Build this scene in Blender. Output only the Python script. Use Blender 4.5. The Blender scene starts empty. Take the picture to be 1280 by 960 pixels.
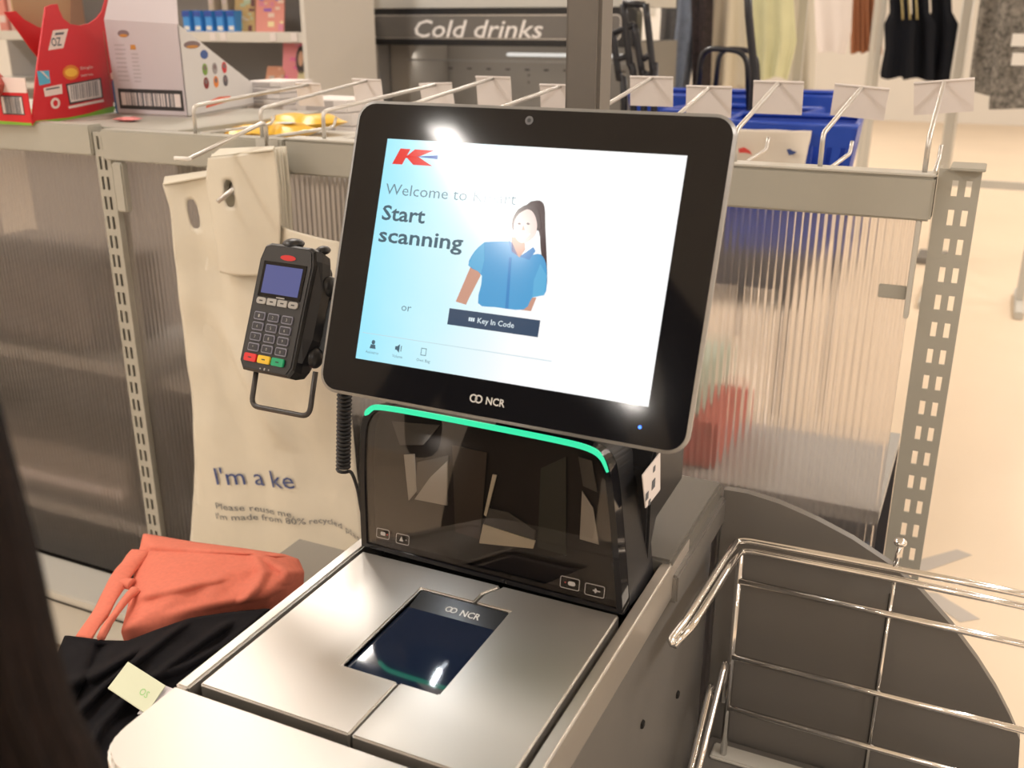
import bpy, bmesh, math, random
from mathutils import Vector, Matrix, noise
random.seed(7)
S = bpy.context.scene
COL = S.collection
V = Vector
R = math.radians

# ---------------------------------------------------------------- camera, world, lights, exposure
CAM = V((0, 0, 1.45)); YAW = R(-25.2); PITCH = R(19.9); FPX = 1252.0
cd = bpy.data.cameras.new('camera'); cam = bpy.data.objects.new('camera', cd); COL.objects.link(cam)
cam.location = CAM; cam.rotation_euler = (R(90) - PITCH, 0, -YAW)
cd.sensor_width = 36; cd.lens = 36 * FPX / 1280; cd.clip_start = .02; cd.clip_end = 100
cd.dof.use_dof = True; cd.dof.focus_distance = 1.15; cd.dof.aperture_fstop = 7.0
S.camera = cam
S.view_settings.view_transform = 'Standard'; S.view_settings.look = 'None'
S.view_settings.exposure = 0.0; S.view_settings.gamma = 1.0; S.view_settings.use_curve_mapping = False
w = bpy.data.worlds.new('world'); S.world = w; w.use_nodes = True
w.node_tree.nodes['Background'].inputs[0].default_value = (1, .93, .85, 1)
w.node_tree.nodes['Background'].inputs[1].default_value = .05
LAMP_W = 36.0; LAMP_COL = (1.0, .935, .87)
LAMPS = [(x, y) for x in (-6.6, -2.45, 1.7, 5.9) for y in (-5.1, -2.5, .4, 3.15, 5.8, 8.5, 11.2, 13.9)]

# ---------------------------------------------------------------- helpers
cy_, sy_ = math.cos(YAW), math.sin(YAW); cp, sp = math.cos(PITCH), math.sin(PITCH)
FW = V((sy_ * cp, cy_ * cp, -sp)); RT = V((cy_, -sy_, 0)); DN = FW.cross(RT)
def ray(x, y): return RT * ((x - 640) / FPX) + DN * ((y - 480) / FPX) + FW
def onz(x, y, z): d = ray(x, y); return CAM + d * ((z - CAM.z) / d.z)
def ony(x, y, Y): d = ray(x, y); return CAM + d * (Y / d.y)
def onx(x, y, X): d = ray(x, y); return CAM + d * (X / d.x)
class Frame:                       # a tilted working plane: centre, x along its width, y up its height, n out of its face
    def __init__(s, c, yaw=0, tilt=0):
        s.c = V(c); s.x = V((math.cos(yaw), math.sin(yaw), 0)); b = V((-math.sin(yaw), math.cos(yaw), 0))
        s.y = b * math.sin(tilt) + V((0, 0, math.cos(tilt))); s.n = s.x.cross(s.y)
    def p(s, u, v, d=0): return s.c + s.x * u + s.y * v + s.n * d
    def px(s, x, y):
        r = ray(x, y); t = (s.c - CAM).dot(s.n) / r.dot(s.n); q = CAM + r * t - s.c
        return q.dot(s.x), q.dot(s.y)
MATS = {}
def mat(name, col, rough=.6, metal=0, emit=0, noise_s=0, noise_a=.12, bump=0, aniso=0, spec=.5, alpha=None, stretch=None, coat=0):
    if name in MATS: return MATS[name]
    m = bpy.data.materials.new(name); m.use_nodes = True; nt = m.node_tree; b = nt.nodes['Principled BSDF']
    if len(col) == 3: col = (*col, 1)
    b.inputs['Base Color'].default_value = col; b.inputs['Roughness'].default_value = rough
    b.inputs['Metallic'].default_value = metal; b.inputs['Specular IOR Level'].default_value = spec
    b.inputs['Coat Weight'].default_value = coat
    if aniso: b.inputs['Anisotropic'].default_value = aniso
    if emit:
        b.inputs['Emission Color'].default_value = col; b.inputs['Emission Strength'].default_value = emit
        b.inputs['Base Color'].default_value = (.02, .02, .02, 1)
    if noise_s:
        tc = nt.nodes.new('ShaderNodeTexCoord'); mp = nt.nodes.new('ShaderNodeMapping'); n = nt.nodes.new('ShaderNodeTexNoise')
        nt.links.new(tc.outputs['Object'], mp.inputs[0]); nt.links.new(mp.outputs[0], n.inputs['Vector'])
        if stretch: mp.inputs['Scale'].default_value = stretch
        n.inputs['Scale'].default_value = noise_s; n.inputs['Detail'].default_value = 4
        r = nt.nodes.new('ShaderNodeValToRGB'); r.color_ramp.elements[0].position = .3; r.color_ramp.elements[1].position = .7
        r.color_ramp.elements[0].color = tuple(c * (1 - noise_a) for c in col[:3]) + (1,)
        r.color_ramp.elements[1].color = tuple(min(1, c * (1 + noise_a)) for c in col[:3]) + (1,)
        nt.links.new(n.outputs[0], r.inputs[0]); nt.links.new(r.outputs[0], b.inputs['Base Color'])
        if bump:
            bp = nt.nodes.new('ShaderNodeBump'); bp.inputs['Strength'].default_value = bump; bp.inputs['Distance'].default_value = .002
            nt.links.new(n.outputs[0], bp.inputs['Height']); nt.links.new(bp.outputs[0], b.inputs['Normal'])
        if metal > .5:
            mr = nt.nodes.new('ShaderNodeMapRange'); mr.inputs['To Min'].default_value = rough - .03; mr.inputs['To Max'].default_value = rough + .03
            nt.links.new(n.outputs[0], mr.inputs[0]); nt.links.new(mr.outputs[0], b.inputs['Roughness'])
    MATS[name] = m; return m
def glassy(name, tint, trans, rough=.02, f0=1.45, diffuse=None, dmix=0):
    """thin sheet: part clear, part milky, with a fresnel shine"""
    if name in MATS: return MATS[name]
    m = bpy.data.materials.new(name); m.use_nodes = True; nt = m.node_tree; nt.nodes.clear()
    out = nt.nodes.new('ShaderNodeOutputMaterial'); tr = nt.nodes.new('ShaderNodeBsdfTransparent'); tr.inputs[0].default_value = (*[c * trans for c in tint], 1)
    gl = nt.nodes.new('ShaderNodeBsdfGlossy'); gl.inputs['Roughness'].default_value = rough
    fr = nt.nodes.new('ShaderNodeFresnel'); fr.inputs[0].default_value = f0
    last = tr
    if diffuse:
        df = nt.nodes.new('ShaderNodeBsdfDiffuse'); df.inputs[0].default_value = (*diffuse, 1)
        tl = nt.nodes.new('ShaderNodeBsdfTranslucent'); tl.inputs[0].default_value = (*diffuse, 1)
        a = nt.nodes.new('ShaderNodeMixShader'); a.inputs[0].default_value = .5
        nt.links.new(df.outputs[0], a.inputs[1]); nt.links.new(tl.outputs[0], a.inputs[2])
        b = nt.nodes.new('ShaderNodeMixShader'); b.inputs[0].default_value = dmix
        nt.links.new(tr.outputs[0], b.inputs[1]); nt.links.new(a.outputs[0], b.inputs[2]); last = b
    mx = nt.nodes.new('ShaderNodeMixShader'); nt.links.new(fr.outputs[0], mx.inputs[0])
    nt.links.new(last.outputs[0], mx.inputs[1]); nt.links.new(gl.outputs[0], mx.inputs[2]); nt.links.new(mx.outputs[0], out.inputs[0])
    MATS[name] = m; return m

class MB:
    def __init__(s): s.v = []; s.f = []; s.m = []; s.mats = []; s.smooth = []
    def mi(s, m):
        if m not in s.mats: s.mats.append(m)
        return s.mats.index(m)
    def add(s, vs, fs, m, smooth=False):
        o = len(s.v); s.v += [V(p) for p in vs]; i = s.mi(m)
        for f in fs: s.f.append([o + k for k in f]); s.m.append(i); s.smooth.append(smooth)
        return s
    def box(s, a, b, m, bev=0):
        bm = bmesh.new(); bmesh.ops.create_cube(bm, size=1)
        a, b = V(a), V(b)
        for v in bm.verts: v.co = V(((a.x + b.x) / 2 + v.co.x * abs(b.x - a.x), (a.y + b.y) / 2 + v.co.y * abs(b.y - a.y), (a.z + b.z) / 2 + v.co.z * abs(b.z - a.z)))
        if bev: bmesh.ops.bevel(bm, geom=bm.edges, offset=bev, segments=2, affect='EDGES', clamp_overlap=True)
        return s.frombm(bm, m)
    def frombm(s, bm, m, smooth=False, xf=None):
        bm.verts.index_update(); s.add([xf(v.co) if xf else v.co.copy() for v in bm.verts], [[v.index for v in f.verts] for f in bm.faces], m, smooth); bm.free(); return s
    def prism(s, pts, off, m, msides=None, bev=0, smooth=False):
        """pts: outline (3D, planar), off: extrusion vector"""
        bm = bmesh.new(); vs = [bm.verts.new(p) for p in pts]; f = bm.faces.new(vs)
        r = bmesh.ops.extrude_face_region(bm, geom=[f]); nv = [e for e in r['geom'] if isinstance(e, bmesh.types.BMVert)]
        bmesh.ops.translate(bm, vec=off, verts=nv); bmesh.ops.recalc_face_normals(bm, faces=bm.faces)
        if bev: bmesh.ops.bevel(bm, geom=[e for e in bm.edges], offset=bev, segments=2, affect='EDGES', clamp_overlap=True)
        return s.frombm(bm, m, smooth)
    def poly(s, pts, m): return s.add(pts, [list(range(len(pts)))], m)
    def tube(s, path, r, m, n=8, closed=False, caps=True):
        P = [V(p) for p in path]; L = len(P); rings = []; up = None
        rr = r if isinstance(r, (list, tuple)) else [r] * L
        for i in range(L):
            a = P[i - 1] if (i > 0 or closed) else P[i]; b = P[(i + 1) % L] if (i < L - 1 or closed) else P[i]
            t = (b - a).normalized()
            if up is None: up = t.orthogonal().normalized()
            up = (up - t * up.dot(t));
            if up.length < 1e-6: up = t.orthogonal()
            up.normalize(); sd = t.cross(up)
            rings.append([P[i] + (up * math.cos(k * 2 * math.pi / n) + sd * math.sin(k * 2 * math.pi / n)) * rr[i] for k in range(n)])
        vs = [p for q in rings for p in q]; fs = []
        for i in range(L if closed else L - 1):
            j = (i + 1) % L
            for k in range(n): fs.append([i * n + k, i * n + (k + 1) % n, j * n + (k + 1) % n, j * n + k])
        if caps and not closed: fs += [list(range(n))[::-1], [(L - 1) * n + k for k in range(n)]]
        return s.add(vs, fs, m, True)
    def ellipsoid(s, c, r, m, xf=None, seg=14):
        bm = bmesh.new(); bmesh.ops.create_uvsphere(bm, u_segments=seg, v_segments=max(6, seg * 2 // 3), radius=1)
        return s.frombm(bm, m, True, xf=lambda p: V(c) + (xf(V((p.x * r[0], p.y * r[1], p.z * r[2]))) if xf else V((p.x * r[0], p.y * r[1], p.z * r[2]))))
    def loft(s, rings, m, smooth=True, caps=True):
        n = len(rings[0]); vs = [p for q in rings for p in q]; fs = []
        for i in range(len(rings) - 1):
            for k in range(n): fs.append([i * n + k, i * n + (k + 1) % n, (i + 1) * n + (k + 1) % n, (i + 1) * n + k])
        if caps: fs += [list(range(n))[::-1], [(len(rings) - 1) * n + k for k in range(n)]]
        return s.add(vs, fs, m, smooth)
    def build(s, name, parent=None, loc=None):
        me = bpy.data.meshes.new(name); root = parent
        o = V((0, 0, 0))
        if parent is not None:
            q = parent
            while q is not None: o = o + q.location; q = q.parent
        if loc is not None: o = o + V(loc) if parent is not None else V(loc)
        me.from_pydata([p - o for p in s.v], [], s.f)
        for m in s.mats: me.materials.append(m)
        me.polygons.foreach_set('material_index', s.m); me.polygons.foreach_set('use_smooth', s.smooth); me.update()
        ob = bpy.data.objects.new(name, me); COL.objects.link(ob)
        if parent is not None: ob.parent = parent
        if loc is not None: ob.location = V(loc)
        return ob
def tag(o, label=None, cat=None, group=None, kind=None):
    if label: o['label'] = label
    if cat: o['category'] = cat
    if group: o['group'] = group
    if kind: o['kind'] = kind
    return o
def thing(name, loc, label, cat, group=None):
    o = bpy.data.objects.new(name, None); o.empty_display_size = .05; COL.objects.link(o); o.location = V(loc)
    return tag(o, label, cat, group)
def struct(name, mb, parent=None): return tag(mb.build(name, parent), kind='structure')
def dup(root, delta, label=None, xform=None):
    def cp(o, par):
        c = o.copy(); COL.objects.link(c)
        if par is not None: c.parent = par
        for ch in list(o.children): cp(ch, c)
        return c
    kids = cp(root, None); kids.location = root.location + V(delta)
    if label: kids['label'] = label
    return kids
def rrect(w, h, r, n=5):
    o = []
    for cx, cyy, a in ((w / 2 - r, h / 2 - r, 0), (-w / 2 + r, h / 2 - r, 90), (-w / 2 + r, -h / 2 + r, 180), (w / 2 - r, -h / 2 + r, 270)):
        for k in range(n + 1): t = R(a + 90 * k / n); o.append((cx + r * math.cos(t), cyy + r * math.sin(t)))
    return o
def smooth_path(pts, n=6):
    """Catmull-Rom through the points"""
    P = [V(p) for p in pts]; o = []
    for i in range(len(P) - 1):
        a, b, c, d = P[max(i - 1, 0)], P[i], P[i + 1], P[min(i + 2, len(P) - 1)]
        for k in range(n):
            t = k / n; o.append(.5 * ((2 * b) + (c - a) * t + (2 * a - 5 * b + 4 * c - d) * t * t + (3 * b - a - 3 * c + d) * t ** 3))
    return o + [P[-1]]
def bend(pts, r, n=5):
    """polyline with rounded corners of radius r"""
    P = [V(p) for p in pts]; o = [P[0]]
    for i in range(1, len(P) - 1):
        a = (P[i - 1] - P[i]); b = (P[i + 1] - P[i]); ra = min(r, a.length * .45, b.length * .45)
        A = P[i] + a.normalized() * ra; B = P[i] + b.normalized() * ra
        for k in range(n + 1): t = k / n; o.append(A * (1 - t) ** 2 + P[i] * 2 * t * (1 - t) + B * t * t)
    return o + [P[-1]]
def glyphs(txt, weight=0, shear=0, spacing=1.0, res=2):
    c = bpy.data.curves.new('t', 'FONT'); c.body = txt; c.size = 1; c.resolution_u = res; c.offset = weight; c.shear = shear; c.space_character = spacing
    o = bpy.data.objects.new('t', c); COL.objects.link(o); bpy.context.view_layer.update()
    me = bpy.data.meshes.new_from_object(o.evaluated_get(bpy.context.evaluated_depsgraph_get()))
    vs = [v.co.copy() for v in me.vertices]; fs = [list(p.vertices) for p in me.polygons]
    bpy.data.objects.remove(o); bpy.data.meshes.remove(me); bpy.data.curves.remove(c)
    return vs, fs
def text(mb, txt, place, u0, v0, u1, size, m, weight=0, shear=0):
    """baseline from (u0,v0) to reach u1 (or None); size = cap height-ish scale; place(u,v) -> 3D"""
    vs, fs = glyphs(txt, weight, shear)
    x0 = min(v.x for v in vs); x1 = max(v.x for v in vs)
    sx = size if u1 is None else (u1 - u0) / (x1 - x0)
    mb.add([place(u0 + (v.x - x0) * sx, v0 + v.y * size) for v in vs], fs, m)

# ---------------------------------------------------------------- materials
M_floor = mat('floor_vinyl', (.80, .66, .50), .42, noise_s=1.2, noise_a=.03)
M_white = mat('white_paint', (.8, .78, .74), .7)
M_wallf = mat('far_wall_paint', (.80, .76, .70), .7)
M_rail = mat('shelving_paint', (.40, .385, .335), .45, noise_s=9, noise_a=.03)
M_rail2 = mat('shelving_paint_light', (.56, .54, .49), .5)
M_dark = mat('dark_slot', (.03, .028, .026), .8)
M_steel = mat('brushed_steel', (.74, .71, .67), .43, metal=1, noise_s=5, noise_a=.02)
M_steel_e = mat('steel_edge', (.66, .63, .58), .3, metal=1)
M_chrome = mat('chrome_wire', (.8, .79, .78), .12, metal=1)
M_zinc = mat('zinc_wire', (.62, .60, .57), .35, metal=.8)
M_gap = mat('gap_black', (.012, .011, .01), .7)
M_cab = mat('charcoal_cabinet', (.155, .143, .13), .42, noise_s=6, noise_a=.04)
M_cover = mat('grey_cover', (.145, .135, .118), .5)
M_blk = mat('black_plastic', (.014, .014, .016), .35)
M_blkm = mat('black_matt_plastic', (.035, .034, .036), .55)
M_bezel = mat('black_bezel', (.008, .008, .010), .07, spec=.4)
M_silver = mat('silver_edge', (.42, .42, .42), .35, metal=.6)
M_ticket = mat('ticket_card', (.76, .70, .68), .6)
M_ink = mat('grey_print', (.10, .11, .13), .6)
M_cream = mat('cream_bag', (.70, .655, .55), .5, noise_s=14, noise_a=.03)
M_navy = mat('navy_print', (.035, .065, .22), .5)
M_coral = mat('coral_fabric', (.76, .205, .135), .85, noise_s=160, noise_a=.05, bump=.15)
M_blackf = mat('black_fabric', (.009, .008, .010), .85, noise_s=120, noise_a=.1, bump=.1, spec=.15)
M_blue = mat('blue_plastic', (.018, .07, .46), .35)

# ---------------------------------------------------------------- setting
X0, X1, Y0, Y1, ZC = -10, 10, -7, 17, 3.3
struct('floor', MB().box((X0, Y0, -.1), (X1, Y1, 0), M_floor))
struct('ceiling', MB().box((X0, Y0, ZC), (X1, Y1, ZC + .1), M_white))
struct('wall_back', MB().box((X0, Y1, -.1), (X1, Y1 + .1, ZC + .1), M_wallf))
struct('wall_front', MB().box((X0, Y0 - .1, -.1), (X1, Y0, ZC + .1), M_wallf))
struct('wall_left', MB().box((X0 - .1, Y0 - .1, -.1), (X0, Y1 + .1, ZC + .1), M_wallf))
struct('wall_right', MB().box((X1, Y0 - .1, -.1), (X1 + .1, Y1 + .1, ZC + .1), M_wallf))
LM = mat('lamp_tube', (1, .93, .84), .5, emit=6)
lt = None
for i, (x, y) in enumerate(LAMPS):
    if lt is None:
        lt = thing('ceiling_light', (x, y, ZC), 'white ceiling batten with a bright tube above the shop floor', 'light', 'ceiling battens over the shop')
        MB().box((x - .07, y - .62, ZC - .05), (x + .07, y + .62, ZC), M_white).build('housing', lt)
        MB().tube([(x, y - .6, ZC - .075), (x, y + .6, ZC - .075)], .02, LM).build('lamp_tube', lt)
        ld = bpy.data.lights.new('lamp', 'AREA'); ld.shape = 'RECTANGLE'; ld.size = .14; ld.size_y = 1.2; ld.energy = LAMP_W; ld.color = LAMP_COL
        lo = bpy.data.objects.new('lamp', ld); COL.objects.link(lo); lo.parent = lt; lo.location = (0, 0, -.1)
    else: dup(lt, V((x, y, ZC)) - lt.location)

# soft shadows painted as two grey strips on the floor beyond the fence
tp = MB(); M_fshadow = mat('floor_shadow_paint', (.5, .455, .41), .5)
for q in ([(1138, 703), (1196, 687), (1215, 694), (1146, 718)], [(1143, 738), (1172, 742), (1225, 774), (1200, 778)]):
    tp.prism([onz(x, y, .0005) for x, y in q], (0, 0, .001), M_fshadow)
tag(tp.build('floor_shadow_strips'), 'two grey painted shadow strips on the beige floor beyond the wire rack', 'painted shadow')

# ---------------------------------------------------------------- counter
XL, XR, ZT = -.585, -.247, .9
co = thing('checkout_counter', (-.415, .8, 0), 'steel topped self checkout counter with charcoal cabinet sides', 'counter')
b = MB(); b.box((XL + .01, .47, .02), (XR - .006, 1.14, ZT - .045), M_cab, .004); b.build('cabinet', co)
MB().box((XL + .03, .48, 0), (XR - .03, 1.12, .02), M_blk).build('plinth', co)
# front deck with round corners
YF0, YF1 = .44, .547
outl = []
for k in range(9): t = R(180 + 90 * k / 8); outl.append((XL + .045 + .045 * math.cos(t), YF0 + .045 + .045 * math.sin(t)))
for k in range(9): t = R(270 + 90 * k / 8); outl.append((XR - .035 + .035 * math.cos(t), YF0 + .035 + .035 * math.sin(t)))
outl += [(XR, YF1 - .003), (XL, YF1 - .003)]
MB().prism([V((x, y, ZT - .04)) for x, y in outl], (0, 0, .04), M_steel, bev=.004).build('front_deck', co)
MB().box((XL, YF1 - .003, ZT - .045), (XL + .014, 1.14, ZT), M_steel, .002).build('side_rail', co)
MB().box((XR - .013, YF1 - .003, ZT - .045), (XR, 1.0, ZT), M_steel, .002).build('side_rail', co)
MB().box((XL + .014, YF1 - .003, ZT - .045), (XR - .013, .93, ZT - .03), M_gap).build('recess', co)
MB().box((XL + .012, .93, ZT - .045), (XR - .0005, 1.15, ZT + .004), M_cover, .003).build('rear_cover', co)
MB().box((XL + .014, .935, ZT - .05), (XR + .006, 1.15, ZT - .016), M_cab, .002).build('rear_edge', co)
sc = MB()
for (x, y) in ((840, 712), (800, 775), (846, 868), (802, 905)):
    p = onx(x, y, XR - .006); sc.box(p - V((.001, .004, .004)), p + V((.003, .004, .004)), M_gap, .001)
sc.build('screw', co)

# ---------------------------------------------------------------- platter scanner
ps = thing('scanner_platter', (-.41, .68, ZT), 'pair of brushed steel scanner plates with a glass window between them', 'scanner')
PX0, PX1, PY0, PY1 = -.5655, -.2665, .5535, .8145
wl, wr, wy0, wy1 = -.468, -.367, .631, .775
def plate_mesh(x0, x1, notch):
    zt, zb = ZT, ZT - .022
    pts = [(x0, PY0), (x1, PY0), (x1, PY1), (x0, PY1)]
    xm = XM
    if notch == 'l': pts = [(x0, PY0), (x1, PY0), (x1, wy0), (wl, wy0), (wl, wy1), (x1 + .0015, wy1), (x1 + .002, wy1 + .018), (x1 + .012, PY1 - .004), (x1 + .012, PY1), (x0, PY1)]
    else: pts = [(x0, PY0), (x1, PY0), (x1, PY1), (x0 + .012, PY1), (x0 + .012, PY1 - .004), (x0 + .002, wy1 + .018), (x0 + .0015, wy1), (wr, wy1), (wr, wy0), (x0, wy0)]
    m = MB(); m.prism([V((x, y, zb)) for x, y in pts], (0, 0, zt - zb), M_steel, bev=.0016); return m
XM = -.4075
tag(plate_mesh(PX0, XM - .0012, 'l').build('scanner_plate', ps), 'left brushed steel plate')
tag(plate_mesh(XM + .0012, PX1, 'r').build('scanner_plate', ps), 'right brushed steel plate')
lp = MB().box((PX0 + .008, PY1 - .02, ZT), (XM - .0, PY1 - .004, ZT + .0035), M_steel_e, .0015)
well = MB()
zb = ZT - .05
well.add([V((x, y, z)) for z in (ZT - .003, zb) for x, y in ((wl, wy0), (wr, wy0), (wr, wy1), (wl, wy1))], [(0, 1, 5, 4), (1, 2, 6, 5), (2, 3, 7, 6), (3, 0, 4, 7)], M_steel_e)
well.poly([V((x, y, zb)) for x, y in ((wl, wy0), (wr, wy0), (wr, wy1), (wl, wy1))], mat('well_floor', (.02, .03, .06), .4))
well.build('window_well', ps)
wg = MB().box((wl + .0005, wy0 + .0005, ZT - .009), (wr - .0005, wy1 - .028, ZT - .006), mat('dark_window_glass', (.012, .02, .045), .05, spec=.9, coat=.5)); wg.build('window_glass', ps)
fl = MB(); fl.add([V((wl + .001, wy1 - .03, ZT - .0065)), V((wr - .001, wy1 - .03, ZT - .0065)), V((wr - .001, wy1 - .002, ZT - .0015)), V((wl + .001, wy1 - .002, ZT - .0015))], [(0, 1, 2, 3)], M_blk)
fl.build('logo_flap', ps)
def ring_logo(mb, place, u, v, s, m):
    for du in (-.42, .42):
        n = 20
        o = [place(u + du * s + s * .62 * math.cos(k * 2 * math.pi / n), v + s * .62 * math.sin(k * 2 * math.pi / n)) for k in range(n)]
        i = [place(u + du * s + s * .40 * math.cos(k * 2 * math.pi / n), v + s * .40 * math.sin(k * 2 * math.pi / n)) for k in range(n)]
        mb.add(o + i, [(k, (k + 1) % n, n + (k + 1) % n, n + k) for k in range(n)], m)
    mb.poly([place(u + du2 * s * .16, v + dv2 * s * .16) for du2, dv2 in ((-1, 0), (0, -1), (1, 0), (0, 1))], m)
M_logo = mat('grey_white_print', (.62, .62, .6), .5)
lg = MB()
def flp(u, v): return V((u, wy1 - .03 + v, ZT - .0060 + v * .178))
ring_logo(lg, flp, -.4235, .0125, .0062, M_logo); text(lg, 'NCR', flp, -.4125, .0082, -.391, .0115, M_logo, .02)
lg.build('logo_print', ps)

# ---------------------------------------------------------------- scanner tower
TW = Frame((-.4165, .816, ZT), 0, R(10))
tw = thing('scanner_tower', (-.4165, .86, ZT), 'black upright barcode scanner with tinted glass and a green light strip', 'scanner')
def tower_outline(w0, w1, h, r, n=6, base=0.002):
    o = [(-w0 / 2, base), (w0 / 2, base)]
    cx = w1 / 2 - r
    for k in range(n + 1): t = R(5 + 82 * k / n); o.append((cx + r * math.cos(t), h - r + r * math.sin(t)))
    for k in range(n + 1): t = R(93 + 82 * k / n); o.append((-cx + r * math.cos(t), h - r + r * math.sin(t)))
    return o
OO = [(p.x, p.y) for p in smooth_path([V((*TW.px(x, y), 0)) for x, y in ((452, 682), (449, 600), (450, 545), (453, 524), (461, 511), (474, 507), (520, 514), (610, 531), (700, 549), (738, 559), (754, 570), (763, 590), (769, 640), (774, 700), (779, 769))], 3)][::-1]
if OO[0][0] < OO[-1][0]: OO = OO[::-1]
uc, vc = 0, .08
side = [(777, 771), (813, 697), (806, 640), (833, 612), (836, 560), (770, 565)]
sh = MB(); sh.prism([TW.p(u, v, -.02) for u, v in OO], -TW.n * .085, mat('tower_black', (.012, .012, .014), .5), bev=.002)
sh.build('housing', tw)
# hollow front frame ring
I1 = [(u * .955 - .0005, vc + (v - vc) * .945) for u, v in OO]
fr = MB(); n = len(OO)
vs = [TW.p(u, v, 0) for u, v in OO] + [TW.p(u, v, 0) for u, v in I1] + [TW.p(u, v, -.02) for u, v in OO] + [TW.p(u, v, -.02) for u, v in I1]
fs = []
for k in range(n):
    j = (k + 1) % n; fs += [(k, j, n + j, n + k), (k, 2 * n + k, 2 * n + j, j), (n + k, n + j, 3 * n + j, 3 * n + k)]
fr.add(vs, fs, M_bezel); fr.build('front_frame', tw)
gs = MB(); gs.prism([TW.p(u, v, -.003) for u, v in I1], TW.n * .001, glassy('scanner_glass', (.88, .85, .83), 1.0, .015, 1.5)); gs.build('tinted_glass', tw)
bk = MB(); bk.poly([TW.p(u, v, -.0195) for u, v in I1], mat('scanner_inside', (.03, .026, .022), .6))
bk.build('inner_board', tw)
refl = MB(); M_refl = mat('painted_reflection', (.62, .60, .52), .3); M_refl2 = mat('painted_reflection_dim', (.14, .135, .12), .3); M_refl3 = mat('painted_reflection_pale', (1.0, .93, .70), .4)  # matt panels behind the glass, reflections painted into their tones
def tpoly(pts, m, d): refl.prism([TW.p(*TW.px(x, y), d) for x, y in pts], TW.n * .0015, m)
tpoly([(496, 572), (509, 571), (512, 618), (502, 630)], M_refl, -.016)
tpoly([(513, 582), (552, 573), (551, 636), (510, 620)], M_refl2, -.0165)
tpoly([(510, 628), (530, 600), (551, 580), (551, 636)], M_refl, -.0150)
tpoly([(608, 597), (613, 598), (600, 650), (597, 648)], M_refl3, -.016)
tpoly([(596, 660), (662, 681), (659, 691), (591, 684)], M_refl3, -.016)
tpoly([(604, 640), (628, 645), (662, 668), (661, 679), (597, 659)], M_refl2, -.0155)
tpoly([(721, 618), (735, 640), (742, 686), (718, 679)], M_refl, -.016)
tpoly([(716, 575), (733, 580), (740, 620), (722, 612)], M_refl2, -.0165)
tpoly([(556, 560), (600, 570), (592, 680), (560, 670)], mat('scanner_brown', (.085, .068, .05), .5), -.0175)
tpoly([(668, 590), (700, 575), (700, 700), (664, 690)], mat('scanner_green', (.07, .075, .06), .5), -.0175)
tpoly([(480, 530), (540, 535), (520, 560), (490, 560)], M_refl2, -.0175)
refl.build('reflection_panels', tw)
# green strip
gp = [TW.px(x, y) for x, y in ((457, 519), (463, 512), (474, 509), (520, 516), (610, 533), (700, 551), (737, 561), (752, 572), (760, 590))]
gp = smooth_path([V((u, v, 0)) for u, v in gp], 5)
M_green = mat('green_light', (.03, .85, .42), .4, emit=1.0)
gr = MB(); L = len(gp)
for i in range(L - 1):
    def wd(k): t = k / (L - 1); return .0028 * min(1, t * 14 + .15) * (1 if t < .8 else max(.35, 1 - (t - .8) * 3.2))
    a, c2 = gp[i], gp[i + 1]; t = (c2 - a).normalized(); nn = V((-t.y, t.x, 0))
    q = [a + nn * wd(i), a - nn * wd(i), c2 - nn * wd(i + 1), c2 + nn * wd(i + 1)]
    gr.prism([TW.p(p.x, p.y, -.001) for p in q], TW.n * .003, M_green)
tag(gr.build('light_strip', tw), 'glowing green strip')
ic = MB()
M_icon = mat('icon_print', (.45, .42, .4), .5); M_red = mat('red_led', (.9, .05, .04), .4, emit=.5)
def icon(cx, cy, w_, h_, kind):
    ic = MB()
    u0, v0 = TW.px(cx, cy); o = rrect(w_, h_, .002, 3); i2 = rrect(w_ - .0012, h_ - .0012, .0015, 3); n = len(o)
    pl = lambda u, v: TW.p(u0 + u, v0 + v, .0006)
    ic.add([pl(*p) for p in o] + [pl(*p) for p in i2], [(k, (k + 1) % n, n + (k + 1) % n, n + k) for k in range(n)], M_icon)
    if kind == 0: ic.poly([pl(*p) for p in rrect(.006, .004, .001, 2)], M_icon); ic.poly([pl(.0055 + .001 * math.cos(a), .001 * math.sin(a)) for a in (0, 1.5, 3, 4.5)], M_red)
    if kind == 1: ic.poly([pl(-.004, -.0025), pl(.001, -.0025), pl(-.0015, .003)], M_icon); ic.poly([pl(.0045 + .0008 * math.cos(a), .0008 * math.sin(a)) for a in (0, 1.5, 3, 4.5)], M_icon)
    if kind == 2: ic.poly([pl(u + .002, v) for u, v in rrect(.008, .0045, .002, 2)], M_icon); ic.poly([pl(-.005 + .0009 * math.cos(a), .0009 * math.sin(a)) for a in (0, 1.5, 3, 4.5)], M_red)
    if kind == 3: ic.poly([pl(u + .002, v) for u, v in rrect(.008, .0012, .0005, 2)], M_icon); ic.poly([pl(.001, -.003), pl(.003, 0), pl(.001, .003), pl(-.001, 0)], M_icon)
    ic.build('icon_print', tw)
icon(479, 667, .0165, .011, 0); icon(503.5, 674, .0165, .0115, 1); icon(712.5, 729, .021, .0125, 2); icon(743.5, 738, .021, .0125, 3)
# downward reading lamp under the green strip
rl_ = bpy.data.lights.new('reading_lamp', 'AREA'); rl_.shape = 'RECTANGLE'; rl_.size = .005; rl_.size_y = .022; rl_.energy = .07; rl_.color = (.9, .95, 1)
ro = bpy.data.objects.new('reading_lamp', rl_); COL.objects.link(ro); ro.parent = tw; ro.location = V((-.489, .836, 1.043)) - tw.location; ro.rotation_euler = (R(-20), 0, 0)
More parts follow.
